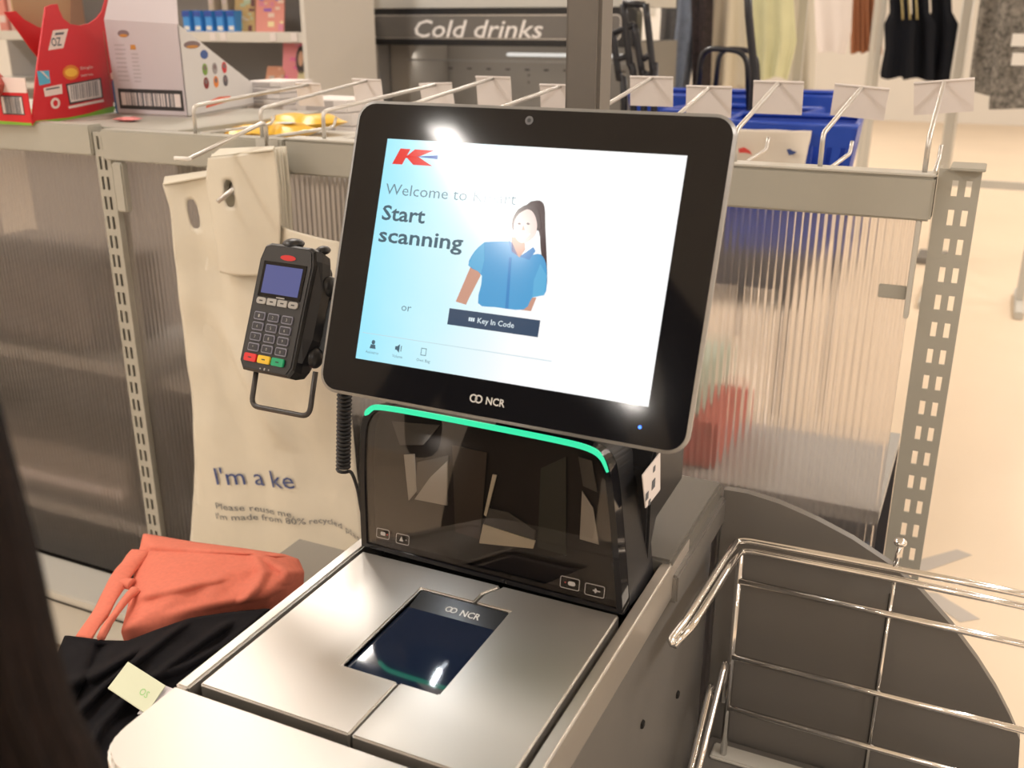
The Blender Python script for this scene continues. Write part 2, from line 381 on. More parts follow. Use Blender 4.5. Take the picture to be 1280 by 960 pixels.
# rear column
rc = MB(); pts = [V((-.268, y, z)) for y, z in ((.905, ZT + .004), (.932, ZT + .05), (1.03, ZT + .055), (1.03, ZT + .15), (.93, ZT + .15), (.905, ZT + .12))]
rc.prism(pts, (-.28, 0, 0), M_blk, bev=.003); rc.build('rear_column', tw)
MB().box((-.267, .955, ZT + .012), (-.262, 1.04, ZT + .13), M_blkm, .001)
st = MB(); q = [onx(x, y, -.2665) for x, y in ((802, 594), (824, 566), (824, 612), (806, 635))]
st.prism(q, (.0012, 0, 0), M_ticket)
for (x, y, s_) in ((809, 620, .004), (817, 605, .005), (818, 586, .003), (812, 628, .003)):
    p = onx(x, y, -.2648); st.box(p - V((.0002, s_, s_)), p + V((.0002, s_, s_)), M_ink)
tag(st.build('sticker', tw), 'small white printed sticker')
# pole behind the display
pl_ = MB(); a = ony(706, 60, 1.05).x; b2 = ony(750, 60, 1.05).x
pl_.box((a, 1.05, ZT + .004), (b2, 1.09, 2.1), mat('pole_grey', (.17, .155, .14), .5), .004)
po = thing('lane_light_pole', ((a + b2) / 2, 1.08, ZT + .004), 'square dark grey pole rising behind the touch display', 'pole'); pl_.build('pole', po)
lh = MB(); cx = (a + b2) / 2; lh.loft([[V((cx + .04 * math.cos(k * math.pi / 8), 1.08 + .04 * math.sin(k * math.pi / 8), z)) for k in range(16)] for z in (2.1, 2.25)], mat('lane_lamp', (.1, .7, .35), .4)); lh.build('lamp_shade', po)

# ---------------------------------------------------------------- display
MN = Frame((-.389, .822, 1.239), R(-.85), R(19.9))
mo = thing('touch_display', (-.389, .86, 1.12), 'black touch display showing a welcome screen above the scanner', 'screen')
BW, BH = .377, .287
oB = rrect(BW, BH, .017, 7); oS = rrect(BW + .006, BH + .006, .02, 7)
m = MB(); m.loft([[MN.p(u * k, v * k - .0005, d) for u, v in oS] for d, k in ((-.001, 1), (-.006, 1.0), (-.016, .985))], M_silver); m.build('silver_rim', mo)
m = MB(); m.loft([[MN.p(u * k, v * k, d) for u, v in oB] for d, k in ((-.012, .97), (-.03, .95), (-.05, .7), (-.055, .5))], M_blkm); m.build('rear_shell', mo)
m = MB(); m.loft([[MN.p(u, v - .0005, d) for u, v in oB] for d in (-.005, 0)], M_bezel, smooth=False); m.build('bezel', mo)
m = MB(); m.prism([MN.p(-.06, -.05, -.05), MN.p(.06, -.05, -.05), V((-.33, .95, 1.02)), V((-.45, .95, 1.02))], V((0, .05, .02)), M_blk); m.build('mount', mo)
# backlit picture
def emat(name, c, s=1.0):
    if name in MATS: return MATS[name]
    m = mat(name, c, .5, emit=s); m.node_tree.nodes['Principled BSDF'].inputs['Base Color'].default_value = (0, 0, 0, 1)
    m.node_tree.nodes['Principled BSDF'].inputs['Roughness'].default_value = .12
    m.node_tree.nodes['Principled BSDF'].inputs['Specular IOR Level'].default_value = .35
    return m
ms = bpy.data.materials.new('screen_backlight'); ms.use_nodes = True; nt = ms.node_tree; bs = nt.nodes['Principled BSDF']
bs.inputs['Base Color'].default_value = (0, 0, 0, 1); bs.inputs['Roughness'].default_value = .12
tc = nt.nodes.new('ShaderNodeTexCoord'); sx = nt.nodes.new('ShaderNodeSeparateXYZ'); rp = nt.nodes.new('ShaderNodeValToRGB'); ns = nt.nodes.new('ShaderNodeTexNoise')
ns.inputs['Scale'].default_value = 9; ad = nt.nodes.new('ShaderNodeMath'); ad.operation = 'MULTIPLY_ADD'; ad.inputs[1].default_value = .06
nt.links.new(tc.outputs['Object'], sx.inputs[0]); nt.links.new(tc.outputs['Object'], ns.inputs['Vector']); nt.links.new(ns.outputs[0], ad.inputs[0]); nt.links.new(sx.outputs[0], ad.inputs[2])
mr = nt.nodes.new('ShaderNodeMapRange'); mr.inputs['From Min'].default_value = -.125; mr.inputs['From Max'].default_value = .05
nt.links.new(ad.outputs[0], mr.inputs[0]); nt.links.new(mr.outputs[0], rp.inputs[0])
rp.color_ramp.elements[0].color = (.36, .83, 1.0, 1); rp.color_ramp.elements[1].color = (1, 1, 1, 1)
rp.color_ramp.elements.new(.45).color = (.62, .93, 1, 1)
nt.links.new(rp.outputs[0], bs.inputs['Emission Color']); bs.inputs['Emission Strength'].default_value = 1.0
m = MB(); m.poly([MN.p(u, v, .0003) for u, v in ((-.152, -.1095), (.152, -.1095), (.152, .109), (-.152, .109))], ms)
scr = m.build('screen', mo)
pr = MB(); P1 = lambda u, v: MN.p(u, v, .0006); P2 = lambda u, v: MN.p(u, v, .0008); P3 = lambda u, v: MN.p(u, v, .001)
eK = emat('screen_red', (.80, .03, .02)); eT = emat('screen_text', (.07, .13, .17)); eT2 = emat('screen_text_light', (.16, .26, .31)); eB = emat('screen_button', (.055, .085, .14)); eW = emat('screen_white', (1, 1, 1))
eSk = emat('screen_skin', (.62, .33, .24)); eSkl = emat('screen_face', (.86, .66, .60)); eH = emat('screen_hair', (.075, .045, .045)); eSh = emat('screen_shirt', (.09, .36, .66)); eSd = emat('screen_shirt_dark', (.055, .25, .56)); eLine = emat('screen_line', (.55, .72, .78)); eS = emat('screen_sleeve', (.13, .45, .72))
# red K mark
def mp(pts, f, mt): pr.poly([f(*p) for p in pts], mt)
kx, ky = -.1425, .0845
mp([(kx, ky), (kx + .0115, ky), (kx + .0185, ky + .0155), (kx + .007, ky + .0155)], P1, eK)
mp([(kx + .0125, ky + .0062), (kx + .0235, ky + .0155), (kx + .045, ky + .0155), (kx + .0285, ky + .0085)], P1, eK)
mp([(kx + .013, ky + .009), (kx + .0285, ky + .0085), (kx + .0455, ky + .0005), (kx + .024, ky + .0005)], P1, eK)
mp([(kx + .0265, ky + .0085), (kx + .050, ky + .0112), (kx + .050, ky + .0073)], P2, emat('screen_blueink', (.04, .12, .42)))
text(pr, 'Welcome to Kmart', P1, -.1455, .0545, -.003, .0155, eT2, -.005)
text(pr, 'Start', P1, -.1455, .0295, -.0965, .0205, eT, .018)
text(pr, 'scanning', P1, -.1455, .0078, -.0515, .0205, eT, .018)
text(pr, 'or', P1, -.108, -.0565, -.097, .0105, eT2)
mp([(-.0555, -.0635), (.0392, -.0635), (.0392, -.048), (-.0555, -.048)], P1, eB)
text(pr, 'Key In Code', P2, -.024, -.0582, .014, .0072, emat('screen_pale', (.75, .85, .9)), .01)
for k in range(3): mp([(-.0335 + k * .0022, -.0575), (-.0317 + k * .0022, -.0575), (-.0317 + k * .0022, -.054), (-.0335 + k * .0022, -.054)], P2, MATS['screen_pale'])
mp([(-.148, -.0835), (.056, -.0835), (.056, -.0829), (-.148, -.0829)], P1, eLine)
mp([(-.1375, -.0975), (-.1305, -.0975), (-.1315, -.0935), (-.1365, -.0935)], P1, eT)
mp([(-.134 + .0021 * math.cos(a * .785), -.0912 + .0023 * math.sin(a * .785)) for a in range(8)], P1, eT)
mp([(-.1085, -.095), (-.1065, -.095), (-.1035, -.0975), (-.1035, -.089), (-.1065, -.0915), (-.1085, -.0915)], P1, eT)
mp([(-.1022, -.0955), (-.1012, -.0965), (-.1012, -.090), (-.1022, -.091)], P1, eT2)
for a_, b_ in (((-.0795, -.0965), (-.0735, -.0958)), ((-.0795, -.090), (-.0735, -.0893)), ((-.0795, -.0965), (-.0788, -.0893)), ((-.0742, -.0965), (-.0735, -.0893))):
    mp([(a_[0], a_[1]), (b_[0], a_[1]), (b_[0], b_[1]), (a_[0], b_[1])], P1, eT2)
for tx, u0, u1 in (('Assistance', -.1415, -.1265), ('Volume', -.1105, -.099), ('Own Bag', -.083, -.068)): text(pr, tx, P1, u0, -.1025, u1, .004, eT2)
# woman in a blue shirt (picture on the screen)
def ms_(pts, n=3): return [(p.x, p.y) for p in smooth_path([V((*q, 0)) for q in pts + [pts[0]]], n)[:-1]]
G = lambda pts: [MN.px(x, y) for x, y in pts]
mp(G([(590, 330), (600, 330), (601, 345), (586, 374), (583, 381), (570, 377), (576, 363)]), P1, eSk)
mp(G([(655, 372), (671, 372), (664, 389), (648, 387)]), P1, eSk)
mp(ms_(G([(664, 252), (675, 251), (681, 259), (682, 285), (684, 330), (684, 356), (680, 340), (676, 310), (674, 290), (662, 270), (658, 258)])), P1, eH)
mp(ms_(G([(606, 303), (620, 302), (640, 303), (650, 318), (664, 319), (676, 318), (683, 330), (684, 352), (681, 368), (666, 372), (655, 387), (620, 384), (598, 379), (603, 345), (586, 332), (594, 314)])), P2, eSh)
mp(G([(606, 303), (594, 314), (586, 331), (602, 342), (606, 325)]), P3, eS)
mp(G([(676, 330), (684, 345), (681, 369), (666, 372), (668, 350)]), P3, eS)
mp(G([(637, 322), (640, 322), (636, 386), (632, 386)]), P3, eSd)
mp(G([(640, 296), (656, 300), (657, 312), (650, 322), (640, 314)]), P3, eSk)
mp(G([(636, 300), (641, 304), (648, 320), (640, 316)]), P3, eSd); mp(G([(667, 309), (670, 314), (662, 325), (650, 321)]), P3, eSd)
P4 = lambda u, v: MN.p(u, v, .0012); P5 = lambda u, v: MN.p(u, v, .0014)
mp(ms_(G([(648, 262), (660, 256), (672, 260), (676, 275), (674, 288), (644, 290), (641, 275)])), P4, eH)
mp(ms_(G([(650, 267), (660, 262), (668, 267), (672, 280), (670, 293), (661, 302), (652, 304), (645, 297), (643, 284), (645, 274)])), P5, eSkl)
P6 = lambda u, v: MN.p(u, v, .0016)
mp(G([(648, 292), (656, 294), (664, 292), (659, 298), (653, 298)]), P6, eW)
for ex in (650, 661): mp(G([(ex - 2.5, 280), (ex, 278.5), (ex + 2.5, 280.5), (ex, 281.5)]), P6, eH)
mp(G([(655, 282), (657, 288), (653, 288)]), P6, eSk)
pr.build('screen_picture', mo)
bl = MB(); ring_logo(bl, P1, -.0135, -.1284, .0065, M_logo); text(bl, 'NCR', P1, -.003, -.1318, .0165, .0098, M_logo, .02)
bl.build('logo_print', mo)
wc = MB(); wc.poly([P1(-.002 + .0042 * math.cos(k * .523), .133 + .0042 * math.sin(k * .523)) for k in range(12)], mat('lens_grey', (.10, .10, .105), .3)); wc.poly([P2(-.002 + .002 * math.cos(k * .523), .133 + .002 * math.sin(k * .523)) for k in range(12)], M_blk); wc.build('camera_lens', mo)
le = MB(); le.poly([P1(.1473 + .0016 * math.cos(k * .785), -.1282 + .0016 * math.sin(k * .785)) for k in range(8)], emat('blue_led', (.05, .2, 1), 3)); le.build('power_light', mo)

# ---------------------------------------------------------------- payment terminal
TM = Frame((-.690, .857, 1.151), R(-3), R(24))
tm = thing('card_terminal', (-.67, .9, 1.06), 'black card payment terminal with keypad and wire loop handle', 'card terminal')
W2, H2 = .037, .0725
shape = [(-.033, -H2), (.033, -H2), (.0385, -H2 + .008), (.0385, 0), (.039, H2 - .018), (.035, H2 - .003), (.028, H2), (-.028, H2), (-.035, H2 - .003), (-.039, H2 - .018), (-.0385, 0), (-.0385, -H2 + .008)]
m = MB(); m.loft([[TM.p(u * k, v * k, d) for u, v in shape] for d, k in ((0, .965), (-.003, 1.0), (-.014, 1.01), (-.03, .97), (-.036, .9))], M_blk, smooth=False); m.build('terminal_body', tm)
fr = MB(); fr.prism([TM.p(u * .9, v * .95, -.0005) for u, v in shape], TM.n * .0015, mat('terminal_face', (.028, .027, .028), .4)); fr.build('faceplate', tm)
m = MB()
for s_ in (1,): m.loft([[TM.p(.0385 + a * d, v * .9, -.016 + bq) for a, bq in ((0, -.012), (1, -.006), (1, .008), (0, .012))] for v, d in ((-.06, .004), (-.03, .011), (.03, .011), (.065, .004))], M_blk, smooth=False)
m.build('side_grip', tm)
T1 = lambda u, v: TM.p(u, v, .0013)
def tl(pts): return [TM.px(*p) for p in pts]
sq = tl([(338, 320), (390, 323), (382, 367), (327, 362)])
u0, u1, v0, v1 = -.026, .026, .0155, .0475
m = MB(); m.prism([T1(u, v) for u, v in ((u0 - .004, v0 - .004), (u1 + .004, v0 - .004), (u1 + .004, v1 + .004), (u0 - .004, v1 + .004))], TM.n * .0006, M_bezel)
m.build('display_surround', tm)
m = MB(); m.poly([TM.p(u, v, .0022) for u, v in ((u0, v0), (u1, v0), (u1, v1), (u0, v1))], emat('terminal_screen', (.115, .125, .30), .9)); tag(m.build('screen', tm), 'small blue grey display')
m = MB(); m.poly([TM.p(.002 + .011 * math.cos(k * .523), .0575 + .0032 * math.sin(k * .523), .0016) for k in range(12)], mat('red_badge', (.65, .02, .02), .4)); m.build('badge', tm)
M_sk = mat('soft_key', (.42, .41, .39), .5); M_key = mat('number_key', (.035, .035, .045), .4); M_kr = mat('key_rim', (.26, .26, .33), .4)
for k in range(4):
    c = -.0225 + k * .015; m = MB(); m.prism([TM.p(c + u, .0065 + v, .0012) for u, v in rrect(.0135, .0075, .003 if k in (0, 3) else .001, 3)], TM.n * .002, M_sk, bev=.0004)
    m.poly([TM.p(c + u, .0065 + v, .0033) for u, v in rrect(.005, .0015, .0004, 1)], M_blkm); tag(m.build('soft_key', tm), 'pale function key')
for r_ in range(4):
    for c_ in range(3):
        cu = -.0205 + c_ * .0195; cv = -.0105 - r_ * .0118; m = MB()
        m.prism([TM.p(cu + u, cv + v, .0012) for u, v in rrect(.015, .0092, .0015, 2)], TM.n * .0016, M_kr)
        m.prism([TM.p(cu + u, cv + v, .0027) for u, v in rrect(.0125, .0068, .001, 2)], TM.n * .0008, M_key)
        d = r_ * 3 + c_; text(m, ('1', '2', '3', '4', '5', '6', '7', '8', '9', '*', '0', '#')[d], lambda u, v: TM.p(cu + u, cv + v, .0037), -.001, -.0018, .001, .005, M_sk)
        m.build('number_key', tm)
for c_, (nm, cc) in enumerate((('red', (.72, .03, .03)), ('yellow', (.85, .55, .03)), ('green', (.01, .38, .17)))):
    m = MB(); m.prism([TM.p(-.0215 + c_ * .0195 + u, -.0578 + v, .0012) for u, v in rrect(.0175, .009, .0015, 2)], TM.n * .0028, mat('key_' + nm, cc, .4), bev=.0005)
    m.poly([TM.p(-.0215 + c_ * .0195 + u, -.0578 + v, .0041) for u, v in rrect(.005, .0012, .0004, 1)], M_blkm)
    tag(m.build('command_key', tm), nm + ' key')
m = MB()
for k in (-.006, 0, .006): m.poly([T1(k + u, -.068 + v) for u, v in rrect(.002, .003 if k == 0 else .0016, .0004, 1)], M_sk)
m.poly([TM.p(u, v, .0016) for u, v in rrect(.012, .0015, .0004, 1)] and [TM.p(.003 + u, .0122 + v, .0023) for u, v in rrect(.012, .0013, .0004, 1)], M_sk)
m.build('face_print', tm)
m = MB(); m.ellipsoid(TM.p(-.006, .076, -.012), (.013, .012, .006), M_blk); m.ellipsoid(TM.p(.03, .074, -.02), (.008, .01, .005), M_blk); m.build('cradle_tab', tm)
cr = MB(); cr.prism([TM.p(u, v, -.030) for u, v in rrect(.066, .12, .012, 4)], -TM.n * .012, M_blkm); 
cr.prism([TM.p(.028, .05, -.028), TM.p(.05, .045, -.045), TM.p(.05, -.045, -.045), TM.p(.028, -.055, -.028)], -TM.n * .012, M_blk, bev=.003)
for v in (.035, -.045):
    cr.ellipsoid(TM.p(.047, v, -.022), (.008, .012, .012), M_blk)
cr.tube([TM.p(.04, -.02, -.05), V((-.57, .905, 1.13)), V((-.47, .885, 1.17))], .011, M_blk, 10); cr.build('cradle_arm', tm)
lw = [TM.p(*TM.px(x, y), -.012) for x, y in ((313, 452), (305, 506), (378, 520), (386, 463))]
m = MB(); m.tube(bend(lw, .011, 6), .0030, mat('brown_wire', (.05, .043, .04), .4), 10); tag(m.build('wire_loop', tm), 'dark wire loop below the keypad')
# coiled lead
cc = thing('coiled_lead', (-.66, .97, .9), 'black coiled cable hanging beside the scanner tower', 'cable'); m = MB(); Yc = .93
tpt = ony(431, 470, Yc); bpt = ony(429, 588, Yc); N = 24 * 10; pts = []
for k in range(N + 1):
    t = k / N; c = tpt.lerp(bpt, t); a = k * 2 * math.pi / 10; pts.append(c + V((.0075 * math.cos(a), .0075 * math.sin(a), 0)))
m.tube(pts, .0021, M_blkm, 6); m.build('coil', cc)
m = MB(); m.tube(smooth_path([bpt + V((.006, 0, 0)), ony(440, 592, .93), ony(447, 612, .93), ony(454, 645, .925), ony(470, 668, .92)], 6), .0022, M_blkm, 8)
m.tube(smooth_path([tpt + V((.0075, 0, 0)), tpt + V((.03, -.01, .02)), V((-.56, .90, 1.06))], 6), .0022, M_blkm, 8); m.build('cable_tail', cc)

# ---------------------------------------------------------------- fence
YF = 1.5
fe = thing('shelving_partition', (-.83, YF, 0), 'grey slotted steel partition with fluted clear panels behind the checkout', 'partition')
def upright(x0, x1, zt, zr0, zr1, n, zb=0, y=YF, name='upright', hx=(.27, .62), hw=.17, depth=.035, slot=.33):
    w = x1 - x0; b = MB(); t = .003
    xs = [x0, x0 + w * hx[0] - w * hw / 2, x0 + w * hx[0] + w * hw / 2, x0 + w * hx[1] - w * hw / 2, x0 + w * hx[1] + w * hw / 2, x1]
    pitch = (zr1 - zr0) / (n - 1); n2 = int((zr1 - zb - .05) / pitch) + 1
    zs = [zt]
    for k in range(n2): c = zr1 - k * pitch; zs += [c + pitch * slot, c - pitch * slot]
    zs.append(zb)
    def bx(xa, xb, za, zb_): b.box((xa, y, za), (xb, y + t, zb_), M_rail)
    for i in range(5):
        if i % 2 == 0: bx(xs[i], xs[i + 1], zb, zt)
        else:
            for k in range(0, len(zs) - 1, 2): bx(xs[i], xs[i + 1], zs[k + 1], zs[k])
    b.box((x0, y + t, zb), (x0 + t, y + depth, zt), M_rail); b.box((x1 - t, y + t, zb), (x1, y + depth, zt), M_rail)
    return b
b = upright(-1.632, -1.592, 1.243, .34, 1.222, 23); b.box((-1.629, YF + .02, 0), (-1.595, YF + .023, 1.24), M_dark); b.build('upright', fe)
b = upright(-.062, -.008, 1.262, .675, 1.236, 15, hx=(.42, .74), hw=.14, slot=.27); b.build('upright', fe)
MB().box((-.048, YF - .02, 1.262), (-.004, YF + .05, 1.266), M_rail, .001).build('upright_cap', fe)
# top rails
b = MB(); b.box((-3.4, YF - .006, 1.196), (-1.634, YF + .03, 1.256), M_rail, .003); b.build('top_rail', fe)
b = MB(); b.box((-1.60, YF - .012, 1.19), (-1.155, YF + .03, 1.250), M_rail, .003); b.build('top_rail', fe)
b = MB(); b.box((-1.152, YF - .012, 1.19), (-.064, YF + .03, 1.250), M_rail, .003); b.box((-1.152, YF - .012, 1.2505), (-.064, YF + .03, 1.254), M_rail2, .001); b.build('top_rail', fe)
b = MB(); b.box((-1.575, YF - .018, 1.09), (-1.548, YF + .0, 1.188), M_rail, .003); b.build('bracket', fe)
b = MB(); b.box((-.082, YF - .012, 1.05), (-.075, YF + .01, 1.19), M_rail2, .001); b.box((-.12, YF - .004, 1.075), (-.082, YF + .0, 1.095), M_rail, .001); b.build('bracket', fe)
# fluted sheets (real ribs)
M_fl = bpy.data.materials.new('fluted_clear'); M_fl.use_nodes = True; nt = M_fl.node_tree; nt.nodes.clear()
def nd(t): return nt.nodes.new('ShaderNode' + t)
o_ = nd('OutputMaterial'); rf = nd('BsdfRefraction'); rf.inputs['Roughness'].default_value = .30; rf.inputs['IOR'].default_value = 1.18; rf.inputs['Color'].default_value = (.98, .95, .95, 1)
tr_ = nd('BsdfTransparent'); tr_.inputs[0].default_value = (.9, .86, .83, 1); df = nd('BsdfDiffuse'); df.inputs[0].default_value = (.37, .35, .335, 1); tl_ = nd('BsdfTranslucent'); tl_.inputs[0].default_value = (.50, .46, .43, 1); gl_ = nd('BsdfGlossy'); gl_.inputs['Roughness'].default_value = .22; fn = nd('Fresnel'); fn.inputs[0].default_value = 1.4
def mixs(a, b, f):
    m = nd('MixShader'); nt.links.new(a.outputs[0], m.inputs[1]); nt.links.new(b.outputs[0], m.inputs[2])
    if isinstance(f, float): m.inputs[0].default_value = f
    else: nt.links.new(f.outputs[0], m.inputs[0])
    return m
x_ = mixs(mixs(mixs(rf, tr_, .22), mixs(df, tl_, .5), .21), gl_, fn); nt.links.new(x_.outputs[0], o_.inputs[0])
def flute(x0, x1, z0, z1, y, pitch=.011, amp=.0016):
    n = int((x1 - x0) / pitch); vs = []; fs = []
    for i in range(n * 4 + 1):
        x = x0 + (x1 - x0) * i / (n * 4); yy = y + amp * math.sin(i * math.pi / 2) + (.0009 if i % 4 == 0 else 0)
        vs += [V((x, yy, z0)), V((x, yy, z1))]
        if i: fs.append((2 * i - 2, 2 * i, 2 * i + 1, 2 * i - 1))
    return MB().add(vs, fs, M_fl, True)
flute(-3.4, -1.634, .20, 1.2, YF + .012, amp=.0009).build('fluted_panel', fe)
flute(-1.59, -.86, .10, 1.2, YF + .012).build('fluted_panel', fe)
flute(-.86, -.078, .10, 1.2, YF + .012).build('fluted_panel', fe)
# base
b = MB(); b.box((-3.4, 1.40, .165), (-.9, YF + .02, .185), M_rail2, .003); b.build('base_shelf', fe)
b = MB(); b.box((-3.4, 1.412, .02), (-.9, 1.42, .163), M_rail2, .002); b.box((-3.4, 1.409, .148), (-.9, 1.413, .151), M_gap); b.build('base_panel', fe)
b = MB(); b.box((-.06, 1.35, 0), (-.01, 1.9, .05), M_rail, .003); b.build('foot', fe)
# rear shelves seen through the sheets
M_lsh = mat('rear_shelf', (.38, .37, .35), .5)
b = MB(); b.box((-3.4, YF + .05, .30), (-1.62, YF + .42, .33), M_lsh); b.build('rear_shelf', fe)
b = MB(); b.box((-3.4, YF + .05, .70), (-1.62, YF + .42, .73), M_lsh); b.build('rear_shelf', fe)
b = MB(); b.box((-1.58, YF + .05, .69), (-.08, YF + .40, .715), M_lsh); b.build('rear_shelf', fe)
b = MB(); b.box((-1.58, YF + .05, .14), (-.08, YF + .42, .17), M_lsh); b.build('rear_shelf', fe)
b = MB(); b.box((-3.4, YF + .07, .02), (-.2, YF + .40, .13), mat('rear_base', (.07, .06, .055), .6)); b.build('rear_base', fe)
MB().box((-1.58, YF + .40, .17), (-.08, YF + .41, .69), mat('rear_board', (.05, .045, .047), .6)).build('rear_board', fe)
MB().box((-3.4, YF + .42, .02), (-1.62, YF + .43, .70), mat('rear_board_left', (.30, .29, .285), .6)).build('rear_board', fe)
M_di = mat('rear_goods', (.10, .085, .08), .7); rg = 'goods behind the fluted panels'
for i, (x0, x1, z0, z1, c, lb) in enumerate((
    (-3.1, -2.75, .33, .52, (.22, .20, .19), 'dim grey carton low behind the left fluted panel, furthest left'), (-2.7, -2.35, .33, .50, (.10, .08, .08), 'dark carton low behind the left fluted panel'), (-2.3, -1.75, .33, .47, (.30, .27, .24), 'wide pale carton low behind the left fluted panel'),
    (-2.9, -2.4, .73, .98, (.36, .31, .25), 'tan carton behind the middle of the left fluted panel'), (-2.3, -1.8, .73, .93, (.20, .18, .17), 'grey carton behind the left fluted panel beside the slotted upright'),
    (-.62, -.36, .715, .80, (.55, .13, .09), 'coral folded item blurred behind the right fluted panel'), (-.72, -.40, .80, .88, (.45, .52, .42), 'pale green folded item blurred behind the right fluted panel'),
    (-.75, -.30, .17, .42, (.07, .065, .08), 'dark carton low behind the right fluted panel'), (-.27, -.10, .17, .50, (.02, .16, .40), 'blue carton low beside the right slotted upright'))):
    bx = MB(); bx.box((x0, YF + .10, z0 + .001), (x1, YF + .36, z1), mat('goods_%d' % i, c, .7), .006); bx.box((x0 + .03, YF + .098, z0 + .03), (x1 - .03, YF + .0995, z0 + (z1 - z0) * .4), M_ticket if i in (2, 3) else mat('goods_%d' % i, c))
    tag(bx.build('carton', loc=((x0 + x1) / 2, YF + .2, z0)), lb, 'box')

# left top deck and bin
XD = -1.45
b = MB(); b.box((-3.4, YF + .03, 1.235), (XD, YF + .52, 1.250), M_rail, .002); b.build('top_deck', fe)
b = MB(); b.box((XD, YF + .03, 1.12), (XD + .01, YF + .48, 1.25), M_rail); b.build('bin_side', fe)
b = MB(); b.box((XD + .01, YF + .03, 1.205), (-.92, YF + .48, 1.212), M_rail2); b.box((-.93, YF + .03, 1.13), (-.92, YF + .48, 1.205), M_rail); b.build('bin', fe)
b = MB(); b.box((XD + .01, YF + .48, 1.10), (-.80, YF + .82, 1.12), M_rail2); b.build('rear_ledge', fe)
# yellow packets and paper stacks in the bin
M_yel = mat('yellow_packet', (.86, .50, .02), .35)
def packet(c, w, d, h, rz, m, name, label, cat, group, m2=None):
    b = MB(); rm = Matrix.Rotation(rz, 3, 'Z'); n = 6
    vs = []; fs = []
    for s_ in (1, -1):
        for j in range(n + 1):
            for i in range(n + 1):
                u, v = i / n * 2 - 1, j / n * 2 - 1; z = s_ * h / 2 * (1 - u * u) * (1 - v ** 4) ** .5
                vs.append(V(c) + rm @ V((u * w / 2, v * d / 2, z + h / 2)))
    q = (n + 1) ** 2
    for s_ in (0, 1):
        for j in range(n):
            for i in range(n): a = s_ * q + j * (n + 1) + i; fs.append((a, a + 1, a + n + 2, a + n + 1) if s_ == 0 else (a, a + n + 1, a + n + 2, a + 1))
    b.add(vs, fs, m, True)
    if m2: 
        b.poly([V(c) + rm @ V((u * w, v * d, h * 1.03)) for u, v in ((-.2, -.2), (.2, -.2), (.2, .1), (-.2, .1))], m2)
    return tag(b.build(name, loc=c), label, cat, group)
lbs = ['yellow packet in the bin behind the rail, leftmost', 'yellow packet lying second from the left in the bin', 'yellow packet in the middle of the bin', 'yellow packet near the right end of the bin', 'yellow packet with a white patch at the front of the bin']
for i, (px_, py_, zz_) in enumerate(((285, 165, 1.212), (322, 160, 1.212), (355, 157, 1.222), (388, 158, 1.222), (352, 168, 1.218))):
    p = onz(px_, py_ - 2, 1.235); packet((p.x, p.y + .02, zz_), .095, .11, .035, random.uniform(-.5, .5), M_yel, 'snack_packet', lbs[i], 'packet', 'yellow packets in the bin', M_white if i == 4 else None)
M_pap = mat('white_carded_pack', (.74, .70, .68), .6); M_papd = mat('grey_print_light', (.45, .42, .41), .6)
ORD = ['lowest', 'second', 'third', 'fourth', 'fifth', 'sixth', 'seventh', 'eighth', 'ninth', 'tenth', 'eleventh', 'twelfth', 'thirteenth', 'fourteenth', 'topmost']
for s_i, (pa_, ya, nn_, wv, hh_, lab) in enumerate((((350, 0), 2.20, 13, .058, .0125, 'tall stack of white carded packs beside the carton'), ((425, 0), 2.16, 5, .075, .011, 'low stack of grey white packs above the yellow packets'))):
    cx = ony(pa_[0], 120, ya).x; hh_ = (ony(pa_[0], (100, 122)[s_i], ya).z - 1.12) / nn_
    for k in range(nn_):
        b = MB(); z = 1.1205 + k * hh_; x0, y0 = cx + random.uniform(-.012, .012), ya + random.uniform(-.01, .01)
        b.box((x0 - wv, y0 - .07, z), (x0 + wv, y0 + .07, z + hh_ - .0015), M_pap, .0015)
        b.box((x0 - wv * .6, y0 - .0708, z + .003), (x0 + wv * random.uniform(.1, .6), y0 - .0698, z + hh_ - .004), M_papd)
        w_ = 'topmost' if k == nn_ - 1 else ORD[k]
        tag(b.build('carded_pack', loc=(x0, y0, z)), w_ + ' pack in the ' + lab, 'pack', 'stacked white carded packs')

# ---------------------------------------------------------------- price hooks
def hook(bx, tx, tz, ty, tw_, th, label, roll=0, front=False, lean=0):
    rt = thing('price_hook', (bx, YF + .012, 1.255), label, 'hook', 'price hooks along the top rail')
    m = MB(); m.tube(bend([V((bx, YF + .012, 1.25)), V((bx, YF + .012, 1.30)), V((tx, ty, tz))], .012, 4), .0036, M_zinc, 8); m.build('ticket_arm', rt)
    m = MB(); xl = bx + (tx - bx) * .8; m.tube(bend([V((bx + .012, YF + .012, 1.25)), V((bx + .012 + (tx - bx) * .6, YF + .2, 1.252)), V((bx + .012 + (tx - bx) * .62, YF + .21, 1.27))], .01, 3), .003, M_zinc, 8); m.build('product_arm', rt)
    rm = Matrix.Rotation(roll, 3, 'Y'); m = MB()
    def q(u, v, d): return V((tx, ty, tz)) + rm @ V((u, d, v))
    pts = [q(-tw_ / 2, -th, .008 + .0), q(tw_ / 2, -th, .008), q(tw_ / 2, .002, 0), q(-tw_ / 2, .002, 0)]
    m.prism(pts, V((0, .0015, 0)), M_ticket); m.build('ticket', rt)
    m = MB(); m.tube([q(-tw_ / 2, .002, 0), q(tw_ / 2, .002, 0)], .0022, M_ticket, 6); m.build('ticket_clip', rt)
    return rt
